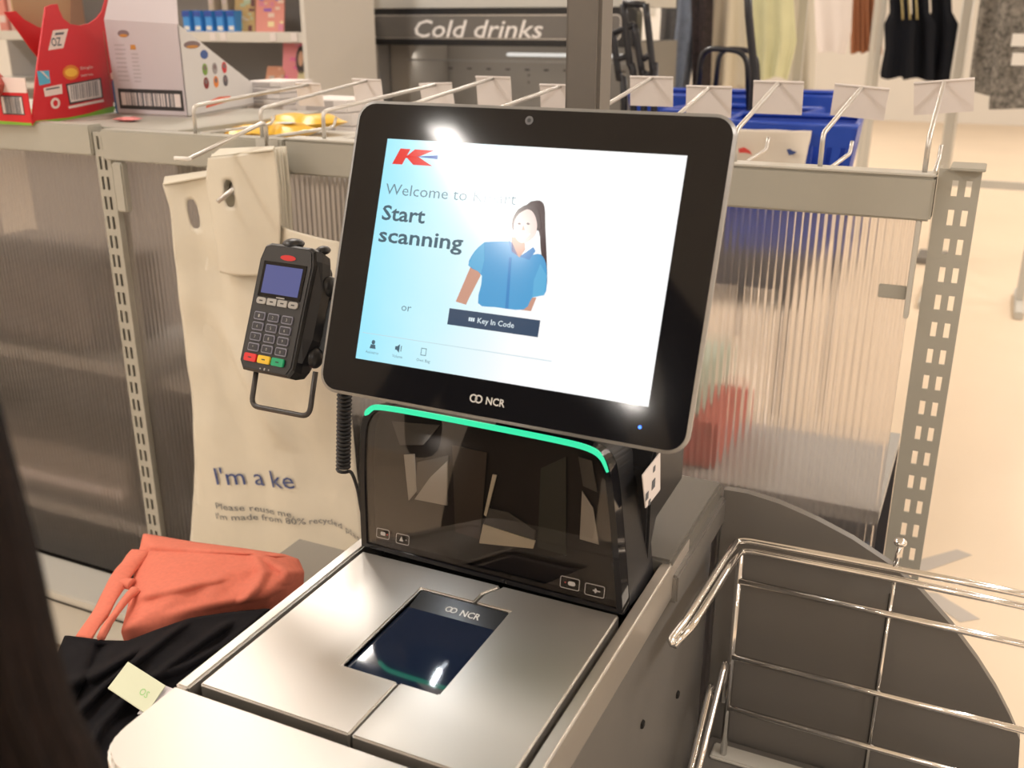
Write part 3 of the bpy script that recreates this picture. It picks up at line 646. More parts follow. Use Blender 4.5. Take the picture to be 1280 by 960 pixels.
hk = [  # base px, tip px, ticket px width/height, Y of the tip
 ((243, 150), (385, 106), 38, 26, 0, 'leftmost price hook, rising beside the white carton'),
 ((327, 160), (458, 101), 42, 30, 0, 'second price hook from the left, above the cream bags'),
 ((405, 165), (544, 106), 46, 27, R(-3), 'price hook with its ticket left of the cold drinks cooler shelf'),
 ((478, 170), (616, 98), 48, 34, 0, 'price hook with its ticket in front of the cooler, above the display'),
 ((590, 190), (700, 108), 56, 30, 0, 'price hook with its ticket half hidden by the dark pole'),
 ((720, 175), (814, 98), 56, 34, 0, 'price hook with its ticket just right of the dark pole'),
 ((830, 180), (886, 110), 58, 36, 0, 'price hook with its ticket over the blue baskets'),
 ((921, 163), (973, 104), 62, 38, 0, 'price hook at the right corner of the display'),
 ((1029, 168), (1077, 110), 66, 37, R(4), 'second price hook from the right end of the rail'),
 ((1162, 170), (1180, 103), 70, 38, R(-6), 'price hook at the right end of the rail'),
]
for bp_, tp_, wpx, hpx, rl, lb in hk:
    bx = ony(bp_[0], bp_[1], YF + .012).x; ty = 1.83; t = ony(tp_[0], tp_[1], ty); d = (t - CAM).dot(FW)
    hook(bx, t.x, t.z, ty, wpx * d / FPX, hpx * d / FPX, lb, rl)

# front bag hook
bh = thing('bag_hook', (-1.2, YF - .012, 1.25), 'long zinc hook reaching forward from the rail to hold the cream bags', 'hook')
pA = ony(334, 184, YF - .013); pB = V((pA.x, pA.y, pA.z + .045)); pC = ony(236, 199, 1.30)
m = MB(); m.tube(bend([pA, pB, pC], .012, 4), .0038, M_zinc, 8); m.tube([pC + V((-.03, 0, 0)), pC + V((.004, 0, 0))], .0035, M_white, 8); m.build('ticket_arm', bh)
pD = ony(272, 252, 1.36)
m = MB(); m.tube([V((-1.185, YF - .012, 1.21)), ony(298, 232, 1.40), pD], .0045, M_zinc, 8); m.build('bag_arm', bh)
m = MB(); m.box((-1.215, YF - .014, 1.195), (-1.165, YF - .0125, 1.25), M_rail2, .0005); m.build('back_plate', bh)

# ---------------------------------------------------------------- cream bags
def lerp_edge(E, v):
    for i in range(len(E) - 1):
        if E[i][1] <= v <= E[i + 1][1]:
            t = (v - E[i][1]) / (E[i + 1][1] - E[i][1]); t2 = t; return E[i][0] + (E[i + 1][0] - E[i][0]) * t2
    return E[-1][0] if v > E[-1][1] else E[0][0]
def bag_sheet(left, right, Y, amp, seed, hole=None, nx=34, nz=70, disp=None, m=M_cream, top=None):
    """left/right: edge lists (px x, px y) on the plane y=Y (top to bottom); a rippled sheet with a die-cut hole"""
    L = [(ony(x, y, Y).x, ony(x, y, Y).z) for x, y in left]; Rr = [(ony(x, y, Y).x, ony(x, y, Y).z) for x, y in right]
    def at(E, s_):
        D = [0]
        for i in range(len(E) - 1): D.append(D[-1] + math.dist(E[i], E[i + 1]))
        d = s_ * D[-1]
        for i in range(len(E) - 1):
            if d <= D[i + 1] + 1e-9: t = (d - D[i]) / (D[i + 1] - D[i]); return V((E[i][0] + (E[i + 1][0] - E[i][0]) * t, 0, E[i][1] + (E[i + 1][1] - E[i][1]) * t))
        return V((E[-1][0], 0, E[-1][1]))
    vs = []; fs = []
    for j in range(nz + 1):
        a, b = at(L, j / nz), at(Rr, j / nz)
        for i in range(nx + 1):
            p = a.lerp(b, i / nx); p.y = Y; p.y += disp(p.x, p.z) if disp else 0; vs.append(p)
    kill = set()
    if hole:
        hc = ony(hole[0], hole[1], Y); hw, hh, ang = hole[2], hole[3], hole[4]
        def loc(p):
            dx, dz = p.x - hc.x, p.z - hc.z; return dx * math.cos(ang) + dz * math.sin(ang), -dx * math.sin(ang) + dz * math.cos(ang)
        def ins(p, k=1): u, v = loc(p); return (abs(u) / hw) ** 3 + (abs(v) / hh) ** 3 < k
        for i, p in enumerate(vs):
            if ins(p): kill.add(i)
    for j in range(nz):
        for i in range(nx):
            q = [j * (nx + 1) + i, j * (nx + 1) + i + 1, (j + 1) * (nx + 1) + i + 1, (j + 1) * (nx + 1) + i]
            if not any(k in kill for k in q): fs.append(q)
    if hole:
        used = {k for f in fs for k in f}
        for j in range(nz + 1):
            for i in range(nx + 1):
                k = j * (nx + 1) + i
                if k in kill or k not in used: continue
                nb = [k + d for d in (-1, 1, -nx - 1, nx + 1, nx, nx + 2, -nx, -nx - 2) if 0 <= k + d < len(vs)]
                if any(q in kill for q in nb):
                    u, v = loc(vs[k]); s_ = ((abs(u) / hw) ** 3 + (abs(v) / hh) ** 3) ** (1 / 3)
                    if s_ > 1: u /= s_; v /= s_; vs[k].x = hc.x + u * math.cos(ang) - v * math.sin(ang); vs[k].z = hc.z + u * math.sin(ang) + v * math.cos(ang)
    return MB().add(vs, fs, m, True)
def thicken(o, t=.0012): md = o.modifiers.new('s', 'SOLIDIFY'); md.thickness = t; md.offset = 0; return o
YB = 1.415
def rip(x, z):
    top_ = ony(205, 225, YB).z
    d = (top_ - z)
    a = .010 * math.sin(x * 38 + z * 6 + 1) * max(0, .8 - d * .6)
    q_ = 1 / (1 + math.exp((d - .46) * 30)); a += (.004 + .009 * q_) * (noise.noise(V((x * 6, 2.3, z * 3.0)))) + .008 * q_ * noise.noise(V((x * 17 + z * 5, 1.1, z * 11))) + .0015 * noise.noise(V((x * 25, 4, z * 9)))
    a -= .04 * math.exp(-((x - (-1.10 + d * .05)) ** 2) / .012) * math.exp(-((d - .28) ** 2) / .022)
    a -= .018 * math.exp(-((x + 1.185 - (d - .4) * .55) ** 2) / .0007) * math.sin(max(0, min(1, (d - .22) / .28)) * math.pi)
    return a
bgL = [(205, 230), (214, 262), (219, 300), (222, 340), (228, 400), (233, 460), (240, 520), (241, 580), (239, 640), (237, 705)]
bgR = [(264, 218), (300, 250), (345, 280), (385, 292), (424, 303), (432, 350), (440, 420), (446, 580), (452, 640), (458, 700)]
fb = thing('shopping_bag', (-1.24, YB, .4), 'large cream carry bag hanging open with blue lettering, in front of the others', 'bag', 'cream bags on the hook')
o = bag_sheet(bgL, bgR, YB, 1, 1, hole=(240, 268, .0125, .027, R(8)), nx=44, nz=110, disp=rip).build('front_panel', fb); thicken(o)
tg = MB()
tL = [(206, 223), (205, 230)]; q1, q2, q3, q4 = ony(206, 222, YB + .03), ony(262, 214, YB + .03), ony(266, 220, YB - .002), ony(205, 231, YB - .002)
tg.prism([q4 + V((0, rip(q4.x, q4.z), 0)), q3 + V((0, rip(q3.x, q3.z), 0)), q2, q1], V((0, 0, .002)), M_cream); tg.build('top_fold', fb)
def bagp(x0, y0):
    p = ony(x0, y0, YB); return p
lett = MB()
def bag_text(txt, px0, px1, size, m, weight, curve=None, n=1):
    a = ony(*px0, YB); b = ony(*px1, YB); L = math.hypot(b.x - a.x, b.z - a.z); dx, dz = (b.x - a.x) / L, (b.z - a.z) / L
    def pl(u, v):
        x = a.x + dx * u - dz * v; z = a.z + dz * u + dx * v
        if curve: z += curve(u / L)
        return V((x, YB + rip(x, z) - .0042, z))
    lett = MB(); text(lett, txt, pl, 0, 0, L, size, m, weight); lett.build('lettering', fb)
bag_text("I'm a ke", (274, 604), (372, 609), .052, M_navy, .0)
bag_text("Please reuse me.", (273, 634), (371, 645), .019, M_ink, .0)
bag_text("I'm made from 80%", (273, 647), (385, 654), .019, M_ink, .0)
bag_text("recycled plas", (389, 654), (452, 660), .017, M_ink, 0, curve=lambda t: .010 * math.sin(t * 2.2) - .035 * t * t)
def rip2(x, z): return .006 * noise.noise(V((x * 14, 5.3, z * 6))) + .01 * math.sin(x * 30 + z * 3)
hL = [(263, 197), (260, 225), (266, 262), (272, 300), (276, 340)]; hR = [(341, 188), (345, 225), (347, 262), (346, 300), (340, 345)]
hb = bag_sheet(hL, hR, 1.395, 1, 3, hole=(291, 241, .0105, .024, R(6)), nx=30, nz=48, disp=rip2).build('handle_flap', fb); thicken(hb, .0015)
tL2 = MB(); a, b_, c, d = ony(263, 197, 1.395), ony(341, 188, 1.395), ony(343, 184, 1.45), ony(275, 187, 1.45)
tL2.prism([a, b_, c, d], V((0, 0, .002)), M_cream); tL2.build('top_fold', fb)
for k in range(4):
    nm = ('directly behind the lettered bag', 'third back on the hook', 'fourth back on the hook', 'nearest the fluted panel')[k]
    Yk = YB + .008 + k * .011; dx = k * 4
    r_ = thing('shopping_bag', (-1.2, Yk, .5), 'folded cream carry bag ' + nm, 'bag', 'cream bags on the hook')
    L_ = [(266 + dx, 192 - k), (268, 240), (262, 300), (248, 400), (246, 520), (246, 660)]; R_ = [(344 + dx, 186 - k), (350 + dx, 240), (353 + dx, 300), (352 + dx, 360), (372 + dx, 420), (420, 640)]
    o = bag_sheet(L_, R_, Yk, 1, k, hole=(292, 243, .009, .022, 0), nx=24, nz=50, disp=lambda x, z, k=k: .004 * noise.noise(V((x * 12, k * 3.1, z * 7)))).build('bag_panel', r_); thicken(o, .004)

# ---------------------------------------------------------------- shelf for goods at the left of the counter and garments
sh_ = thing('goods_shelf', (-.76, .9, 0), 'grey steel shelf beside the counter under the garments', 'shelf')
M_gs = mat('goods_shelf_paint', (.30, .285, .255), .45)
ZS = .60
b = MB(); b.box((-1.0, .62, ZS - .02), (XL - .012, 1.25, ZS), M_gs, .003); b.build('shelf_board', sh_)
b = MB(); b.box((-.85, .9, .02), (-.70, 1.0, ZS - .02), M_gs, .002); b.build('support', sh_)
b = MB(); b.box((-.95, .75, 0), (-.62, 1.15, .02), M_gs, .002); b.build('base_plate', sh_)
sg = MB(); sg.prism([onz(x, y, .685) for x, y in ((345, 688), (362, 681), (408, 717), (380, 730))], (0, 0, .008), M_gs)
sg.prism([onz(x, y, .66) for x, y in ((352, 692), (362, 688), (400, 717), (385, 722))], (0, 0, .03), M_gs)
def drape(outl, z0, dome, mt, seed, name, parent, folds=(), th=.004, nx=60, nz=44, edge=.035, drop=.05):
    """four-sided cloth patch: outl = (bottom, right, top, left) polylines in px on z=z0, domed, folded, hem dropped"""
    B_, R_, T_, L_ = [[onz(x, y, z0) for x, y in e] for e in outl]
    def at(E, s_):
        D = [0]
        for i in range(len(E) - 1): D.append(D[-1] + (E[i + 1] - E[i]).length)
        d = s_ * D[-1]
        for i in range(len(E) - 1):
            if d <= D[i + 1] + 1e-9: return E[i].lerp(E[i + 1], (d - D[i]) / max(1e-9, D[i + 1] - D[i]))
        return E[-1].copy()
    vs = []; fs = []
    for j in range(nz + 1):
        v = j / nz
        for i in range(nx + 1):
            u = i / nx
            p = at(B_, u) * (1 - v) + at(T_, u) * v + at(L_, v) * (1 - u) + at(R_, v) * u - (B_[0] * (1 - u) * (1 - v) + B_[-1] * u * (1 - v) + T_[0] * (1 - u) * v + T_[-1] * u * v)
            e = min(u, v, 1 - u, 1 - v); k = min(1, e / .12); k = k * (2 - k)
            z = z0 + dome(u, v) * k
            z += .010 * noise.noise(V((p.x * 9 + seed, p.y * 9, seed))) * k + .004 * noise.noise(V((p.x * 30, p.y * 24 + seed, 3))) * k
            for (u1_, v1_, u2_, v2_, w_, h_) in folds:      # ridge along a segment
                du, dv = u2_ - u1_, v2_ - v1_; t = max(0, min(1, ((u - u1_) * du + (v - v1_) * dv) / (du * du + dv * dv)))
                dist = math.hypot(u - u1_ - du * t, v - v1_ - dv * t); z += h_ * math.exp(-(dist / w_) ** 2) * k
            r = CAM - p; p = p + r * ((z - z0) / r.z)        # rise along the sight line keeps the cloth's seen outline
            vs.append(p)
    for j in range(nz):
        for i in range(nx): q = j * (nx + 1) + i; fs.append((q, q + 1, q + nx + 2, q + nx + 1))
    # hem skirt
    ring = [i for i in range(nx)] + [j * (nx + 1) + nx for j in range(nz)] + [nz * (nx + 1) + i for i in range(nx, 0, -1)] + [j * (nx + 1) for j in range(nz, 0, -1)]
    o = len(vs); c = sum(vs, V((0, 0, 0))) / len(vs)
    for k in ring: p = vs[k].copy(); p.z -= drop; p.x += (c.x - p.x) * .06; p.y += (c.y - p.y) * .06; vs.append(p)
    L = len(ring)
    for k in range(L): fs.append((ring[k], o + k, o + (k + 1) % L, ring[(k + 1) % L]))
    ob = MB().add(vs, fs, mt, True).build(name, parent); thicken(ob, th); return ob
cg = thing('coral_garment', (-.86, .86, .68), 'coral pink folded fabric top lying beside the counter', 'clothing')
drape(([(153, 790), (192, 783), (235, 770), (285, 758), (335, 748)], [(335, 748), (358, 735), (379, 716), (372, 700), (355, 694)], [(180, 668), (245, 679), (300, 686), (355, 694)], [(153, 790), (160, 765), (166, 735), (173, 700), (180, 668)]),
      .692, lambda u, v: .015 * math.sin(u * 3.1) * math.sin(v * 3.1) + .012, M_coral, 1.3, 'cloth', cg, folds=((.05, .86, .95, .9, .03, .006), (.8, .05, .74, .8, .035, .012), (.78, .85, .97, .35, .03, .008), (.0, .3, .5, .45, .05, .006)), drop=.06)
s2 = MB(); 
def strap(pts, w0, mt, z, n=6):
    P = smooth_path([onz(x, y, z) for x, y in pts], n); L = len(P); rows = []
    for i in range(L):
        t = (P[min(i + 1, L - 1)] - P[max(i - 1, 0)]).normalized(); s_ = t.cross(V((0, 0, 1))).normalized(); wv = w0 * (1 - .3 * i / L)
        rows.append([P[i] + s_ * wv * math.cos(a * math.pi / 5) + V((0, 0, .0065 * math.sin(a * math.pi / 5) + .006 * noise.noise(P[i] * 22 + V((a * .4, 0, 0))))) for a in range(10)])
    s2.loft(rows, mt)
strap([(176, 690), (158, 712), (140, 740), (120, 775), (104, 800)], .016, M_coral, .70)
strap([(170, 738), (155, 752), (140, 772), (126, 797)], .007, M_coral, .71)
strap([(165, 730), (150, 730), (140, 738)], .012, M_coral, .70)
s2.build('sleeve', cg)
bgm = thing('black_garment', (-.84, .72, .64), 'black folded garment with a paper tag lying beside the counter', 'clothing')
drape(([(60, 905), (110, 985), (150, 1010), (170, 985)], [(170, 985), (190, 900), (235, 845), (290, 800), (336, 762)], [(82, 796), (130, 801), (160, 801), (197, 786), (238, 771), (285, 763), (336, 757)], [(60, 905), (55, 870), (68, 830), (82, 796)]),
      .705, lambda u, v: .012 * math.sin(u * 3.1) * math.sin(v * 3.1), M_blackf, 6.1, 'cloth', bgm, folds=((.25, .1, .6, .95, .04, .014), (.5, .0, .85, .9, .03, .012), (.05, .4, .4, .8, .05, .018), (.3, .3, .2, .95, .03, -.012), (.6, .5, .95, .7, .03, .010)), nx=70, nz=56, drop=.10)
tgm = thing('paper_tag', (-.75, .70, .72), 'pale green and white paper tag lying on the black garment', 'tag')
mt_ = MB(); zt_ = .748
A = [onz(x, y, zt_) for x, y in ((160, 828), (207, 858), (183, 893), (135, 861))]; mt_.prism(A, (0, 0, .0012), mat('tag_paper', (.72, .76, .56), .6)); 
def tgp(u, v): return A[3].lerp(A[2], u).lerp(A[0].lerp(A[1], u), v) + V((0, 0, .0016))
text(mt_, 'OS', tgp, .62, .35, .82, .32, mat('tag_green', (.35, .68, .25), .6)); mt_.build('printed_tag', tgm)
mt_ = MB(); mt_.prism([onz(x, y, zt_ - .004) for x, y in ((199, 855), (217, 862), (188, 892), (172, 893))], (0, 0, .0012), mat('tag_white', (.70, .66, .70), .6)); mt_.build('white_tag', tgm)
rdm = MB(); rdm.prism([onz(x, y, .62) for x, y in ((128, 935), (150, 925), (160, 965), (132, 975))], (0, 0, .02), mat('dark_red_cloth', (.20, .01, .015), .8), bev=.004)
tag(rdm.build('red_cloth', loc=onz(140, 950, .62)), 'dark red cloth corner under the black garment at the counter edge', 'clothing')

# ---------------------------------------------------------------- bagging side: panels and wire rack
bs_ = thing('bagging_screen', (0, 1.15, 0), 'charcoal guard panel with a curved top behind the wire bag rack', 'panel')
gpx = [(905, 612), (935, 617), (975, 630), (1020, 650), (1065, 674), (1110, 704), (1150, 738), (1190, 783), (1222, 826), (1245, 862), (1262, 895), (1275, 925)]
GY = 1.147
top_ = [ony(x, y, GY) for x, y in gpx]
pts = [V((top_[0].x, GY, .02))] + top_ + [V((top_[-1].x + .01, GY, .55)), V((top_[-1].x + .02, GY, .02))]
m = MB(); m.prism(pts, V((0, .012, 0)), M_cab); m.build('panel_board', bs_)
m = MB(); xs_ = ony(1110, 760, GY).x; m.box((xs_ - .001, GY - .0015, .02), (xs_ + .001, GY, .80), M_gap); m.build('panel_line', bs_)  # thin dark vertical strip on the board
bp2 = thing('bag_platform', (.1, .85, 0), 'steel bagging platform low beside the counter', 'platform')
zp = ony(940, 948, GY - .03).z
m = MB(); m.box((-.236, .45, zp - .03), (.42, GY - .002, zp - .004), M_cab, .003); m.box((-.225, GY - .05, zp - .004), (.40, GY - .02, zp + .002), M_rail2, .002); m.build('platform_top', bp2)
m = MB(); m.box((-.2, .5, 0), (.38, GY - .02, zp - .03), M_cab, .004); m.build('platform_body', bp2)
wr_ = thing('bag_rack', (0, 1.11, zp), 'chrome wire bag rack standing beside the counter', 'rack')
YR = 1.105
def R_(x, y, Y=YR): return ony(x, y, Y)
m = MB(); ar = .0042
e0 = onz(838, 800, .845); 
m.tube(bend([onz(842, 806, .84), e0, onz(858, 774, .85), onz(905, 700, .853), R_(922, 676), R_(935, 676), R_(1000, 688), R_(1120, 711), R_(1400, 767)], .010, 4), ar, M_chrome, 10)
m.build('top_wire', wr_)
m = MB(); m.tube(bend([onz(842, 807, .838), onz(868, 779, .848), onz(912, 708, .85), R_(926, 689), R_(940, 689), R_(1110, 722), R_(1400, 784)], .010, 4), ar, M_chrome, 10); m.build('top_wire', wr_)
x1 = R_(1400, 784).x
def vwire(px, py, zb_, r, Y=YR + .002): p = ony(px, py, Y); return MB().tube([p, V((p.x, Y, zb_))], r, M_chrome, 8)
vwire(926, 692, zp, .0046).build('post', wr_)
pxr = x1; MB().tube([V((pxr, YR, R_(1400, 784).z)), V((pxr, YR, zp))], .0046, M_chrome, 8).build('post', wr_)
vwire(1118, 724, zp, .0022, YR + .006).build('upright_wire', wr_)
z_of = lambda x, y: R_(x, y).z
for (xa, ya_, xb, yb_) in ((926, 726, 1280, 806), (920, 820, 1240, 905), (908, 883, 1180, 960)):
    za = R_(xa, ya_).z; zb2 = R_(xb, yb_).z; zz = (za + zb2) / 2
    MB().tube([V((R_(926, 700).x, YR, zz)), V((x1, YR, zz))], .0042, M_chrome, 8).build('cross_wire', wr_)
m = MB(); p = R_(1118, 712); m.tube([p, p + V((.002, 0, .034))], .0028, M_chrome, 8); m.ellipsoid(p + V((.002, 0, .036)), (.0075, .0075, .005), M_chrome); m.build('ball_pin', wr_)
m = MB(); pa = R_(908, 822, 1.08)
m.tube(bend([pa + V((-.004, .02, -.08)), pa, V((pa.x - .003, .9, pa.z - .16)), V((pa.x - .003, .8, pa.z - .2))], .02, 4), .0042, M_chrome, 8)
m.tube(bend([pa + V((-.014, .02, -.08)), pa + V((-.014, -.01, -.035)), V((pa.x - .013, .9, pa.z - .18)), V((pa.x - .013, .8, pa.z - .22))], .02, 4), .0042, M_chrome, 8); m.build('lower_arm', wr_)

# ---------------------------------------------------------------- cartons on the deck
def barcode(mb, place, u0, v0, u1, v1, seed=1):
    rnd = random.Random(seed)
    mb.poly([place(u0, v0, 1), place(u1, v0, 1), place(u1, v1, 1), place(u0, v1, 1)], M_blkm)
    bd = (u1 - u0) * .04; a, b, c, d = u0 + bd, v0 + bd, u1 - bd, v1 - bd
    mb.poly([place(a, b, 2), place(c, b, 2), place(c, d, 2), place(a, d, 2)], mat('barcode_card', (.74, .66, .64), .6))
    u = a + bd * 2
    while u < c - bd * 2.5:
        w_ = rnd.choice((.4, .7, 1.1)) * bd * .7; mb.poly([place(u, b, 3), place(u + w_, b, 3), place(u + w_, d, 3), place(u, d, 3)], M_ink); u += w_ + rnd.choice((.4, .8)) * bd * .8
ZD = 1.25
# white carton: front face, sloping right side
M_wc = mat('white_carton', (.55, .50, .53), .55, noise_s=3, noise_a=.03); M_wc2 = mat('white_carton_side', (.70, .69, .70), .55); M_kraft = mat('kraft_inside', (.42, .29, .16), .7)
P0 = onz(148, 143, ZD); P1_ = onz(235, 147, ZD); P2_ = onz(318, 108, ZD)
dv = (P1_ - P0); wv = dv.length; dvn = dv.normalized(); dpt = V((-dvn.y, dvn.x, 0))
hf = ony(232, 24, P1_.y).z - ZD; P2_ = onz(318, 131, ZD); dpt = (P2_ - P1_).normalized(); DPL = (P2_ - P1_).length; hb_ = ony(318, 104, P2_.y).z - ZD
wcg = thing('display_carton', (P0 + P1_) / 2, 'open white display carton with a barcode on its front', 'box', 'cartons on the shelf top')
m = MB(); up = V((0, 0, 1)); t_ = .003
def fx(u, v, k=0): return P0 + dvn * u + up * v - dpt * (.0004 * k)
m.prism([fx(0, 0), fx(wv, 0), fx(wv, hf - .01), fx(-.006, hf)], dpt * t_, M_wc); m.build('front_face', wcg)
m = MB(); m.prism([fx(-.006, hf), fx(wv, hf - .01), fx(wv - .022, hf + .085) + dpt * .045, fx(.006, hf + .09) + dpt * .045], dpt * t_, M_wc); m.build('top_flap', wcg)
def fs_(u, v, k=0): return P1_ + dpt * u + up * v + dvn * (.0004 * k)
SU, SV = DPL / .20, hf / .185
def fsp(u, v, k=0): return fs_(u * SU, v * SV, k)
def fxp(u, v, k=0): return fx(u, v * SV, k)
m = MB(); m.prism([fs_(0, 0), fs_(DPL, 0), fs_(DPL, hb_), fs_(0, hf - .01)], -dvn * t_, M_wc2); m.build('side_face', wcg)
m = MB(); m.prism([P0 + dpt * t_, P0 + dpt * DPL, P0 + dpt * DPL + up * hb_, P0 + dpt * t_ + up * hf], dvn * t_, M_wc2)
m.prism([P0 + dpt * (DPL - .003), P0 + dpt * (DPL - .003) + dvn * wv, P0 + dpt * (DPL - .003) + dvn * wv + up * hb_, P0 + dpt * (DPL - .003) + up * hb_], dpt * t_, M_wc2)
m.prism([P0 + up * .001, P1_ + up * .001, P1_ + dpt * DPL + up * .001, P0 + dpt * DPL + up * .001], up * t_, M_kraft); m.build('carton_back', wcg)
m = MB(); barcode(m, fxp, .008, .012, wv - .008, .052, 4)
for k in range(9):
    m.poly([fxp(.014, .135 - k * .0085, 1), fxp(.014 + random.uniform(.022, .034), .135 - k * .0085, 1), fxp(.045, .1375 - k * .0085, 1), fxp(.014, .1375 - k * .0085, 1)], mat('faint_print', (.42, .38, .40), .6))
for k in range(8):
    m.poly([fxp(.06, .118 - k * .0075, 1), fxp(.06 + random.uniform(.015, .025), .118 - k * .0075, 1), fxp(.08, .1205 - k * .0075, 1), fxp(.06, .1205 - k * .0075, 1)], MATS['faint_print'])
m.poly([fxp(.045 + .017 * math.cos(a * .45), .158 + .007 * math.sin(a * .45), 1) for a in range(14)], mat('badge_brown', (.22, .16, .17), .6)); m.poly([fxp(.045 + .012 * math.cos(a * .45), .1545 + .0028 * math.sin(a * .45), 2) for a in range(14)], mat('badge_orange', (.55, .25, .06), .6))
m.poly([fxp(.06, .128, 1), fxp(.076, .128, 1), fxp(.075, .137, 1), fxp(.061, .137, 1)], MATS['badge_orange'])
# side print: coloured ovals and an orange swash
cols = [(.20, .35, .06), (.35, .32, .33), (.6, .03, .04), (.25, .03, .03), (.8, .25, .05), (.10, .09, .11)]
for k, c in enumerate(cols):
    cu = .058 + (k % 3) * .028; cv = .088 - (k // 3) * .027; m.poly([fsp(cu + .0075 * math.cos(a * .523), cv + .012 * math.sin(a * .523), 1) for a in range(12)], mat('oval_%d' % k, c, .6))
    m.poly([fsp(cu + .0042 * math.cos(a * .523), cv + .003 + .005 * math.sin(a * .523), 2) for a in range(12)], MATS['badge_brown'])
m.poly([fsp(.03 + .022 * math.cos(a * .45), .137 + .0075 * math.sin(a * .45), 1) for a in range(14)], MATS['badge_brown']); m.poly([fsp(.03 + .016 * math.cos(a * .45), .1335 + .003 * math.sin(a * .45), 2) for a in range(14)], MATS['badge_orange'])
m.poly([fsp(.06 + .011 * math.cos(a * .523), .117 + .009 * math.sin(a * .523), 1) for a in range(12)], mat('round_blue', (.06, .12, .36), .6))
m.poly([fsp(.05, .012, 1), fsp(.12, .018, 1), fsp(.125, .028, 1), (fsp(.09, .03, 1)), fsp(.055, .024, 1)], mat('swash', (.78, .12, .05), .6))
m.build('carton_print', wcg)

# red carton, two faces with cut-out tops
M_rc = mat('red_carton', (.62, .012, .022), .5); M_gn = mat('carton_green', (.20, .42, .035), .5); M_rw = mat('carton_white', (.80, .66, .62), .55)
Q1 = onz(40, 157, ZD); Q2 = onz(142, 140, ZD); Q0 = onz(-60, 152, ZD)
rcg = thing('display_carton', (Q1.x, Q1.y + .1, ZD), 'red and green display carton with scooped cut-out sides', 'box', 'cartons on the shelf top')
e = (Q2 - Q1); we = e.length; en = e.normalized(); ep = V((-en.y, en.x, 0))
def fr_(u, v, k=0): return Q1 + en * u + up * v - ep * (.0004 * k)
hr = .165
RF = Frame(Q1, math.atan2(en.y, en.x), 0)
prof = [(0, 0), (we, 0)] + [RF.px(x, y) for x, y in ((146, 0), (148, -25), (130, -22), (132, 0), (128, 14), (121, 23), (112, 29), (100, 32), (88, 30), (79, 23), (74, 12), (72, 5), (64, 6), (57, 9), (46, 88))]
m = MB(); m.prism([fr_(*p) for p in prof], ep * t_, M_rc); m.build('side_face', rcg)
g = (Q0 - Q1); wg_ = g.length; gn = g.normalized(); gpn = V((gn.y, -gn.x, 0))
bh_ = onz(45, 157, ZD)
def fl_(u, v, k=0): return Q1 + gn * u + up * v - gpn * (.0004 * k)
m = MB(); m.prism([fl_(0, 0), fl_(wg_, 0), fl_(wg_, .07), fl_(0, .07)], gpn * t_, M_rc)
m.build('front_face', rcg)
m = MB(); m.prism([fl_(.0, .064, 2), fl_(wg_, .064, 2), fl_(wg_, .093, 2), fl_(.0, .093, 2)], gpn * t_, M_rw); m.build('front_lip', rcg)
bk_ = ep * .001
Q3 = Q1 + gn * wg_; Q4 = Q2 + gn * wg_
m = MB()
Q5 = Q1 + ep * .16 - en * .0
RB = Frame(Q1 + gn * .075, math.atan2(en.y, en.x), 0)
m.prism([RB.p(*RB.px(x, y)) for x, y in ((6, 15), (20, 14), (30, 24), (48, 34), (62, 36), (62, 80), (48, 72), (40, 62))], ep * t_, M_rc); m.build('far_side_face', rcg); m = MB()
m.prism([RB.p(*RB.px(x, y), -.004) for x, y in ((12, -30), (90, -30), (90, 60), (40, 60), (20, 20))], ep * t_, M_kraft)
m.prism([Q2, Q2 + gn * .075, Q2 + gn * .075 + up * .18, Q2 + up * .18], en * t_, M_kraft); m.prism([Q1 + up * .001, Q2 + up * .001, Q4 + up * .001, Q3 + up * .001], up * t_, M_kraft); m.build('inner_board', rcg)
pf = MB(); prof2 = [(p[0] * .86 + .01, p[1] * .9) for p in prof]
def rq(pts, mt, k=1): m.poly([fr_(*RF.px(x, y), k) for x, y in pts], mt)
def circ(cx, cy, rx, ry, n=12): return [(cx + rx * math.cos(2 * math.pi * a / n), cy - ry * math.sin(2 * math.pi * a / n)) for a in range(n)]
def rt_(txt, x0, y0, x1, y1, h, mt, wgt=0, k=2):
    a, b = RF.px(x0, y0), RF.px(x1, y1); L = math.dist(a, b); c, s2 = (b[0] - a[0]) / L, (b[1] - a[1]) / L
    text(m, txt, lambda u, v: fr_(a[0] + c * u - s2 * v, a[1] + s2 * u + c * v, k), 0, 0, L, h, mt, wgt)
m = MB()
rq([(66, 38), (85, 36), (79, 60), (60, 63)], M_rw); rt_('OZ', 64.5, 58, 77, 56.5, .0235, M_ink, .02); rq([(69, 41), (80, 40), (79, 43), (68, 44)], M_ink, 2)
rq(circ(88.5, 90.5, 10.5, 9.5), mat('oval_orange', (.72, .20, .02), .5)); rq(circ(88.5, 90.5, 8, 5.5), mat('oval_yellow', (.9, .5, .06), .5), 2)
rt_('Single', 100, 87, 116, 85, .0085, M_rw); rt_('serve', 101, 96, 116, 94, .0085, M_rw)
rq([(46, 89), (61, 88), (63, 104), (49, 107)], mat('blue_square', (.10, .42, .62), .5)); rq([(49, 88), (54, 90), (61, 98), (60, 99)], M_rw, 2)
rq([(54, 110), (77, 105), (78, 117), (56, 121)], M_rw); rq([(57, 111), (74, 108), (74, 110), (57, 113)], M_ink, 2); rq(circ(69, 129, 6, 7), M_rw); rq(circ(69, 129, 3, 4), M_rc, 2)
rq([(82, 105), (126, 97), (129, 122), (87, 131)], M_blkm); rq([(84, 107), (124, 99), (127, 121), (88, 128)], MATS['barcode_card'], 2)
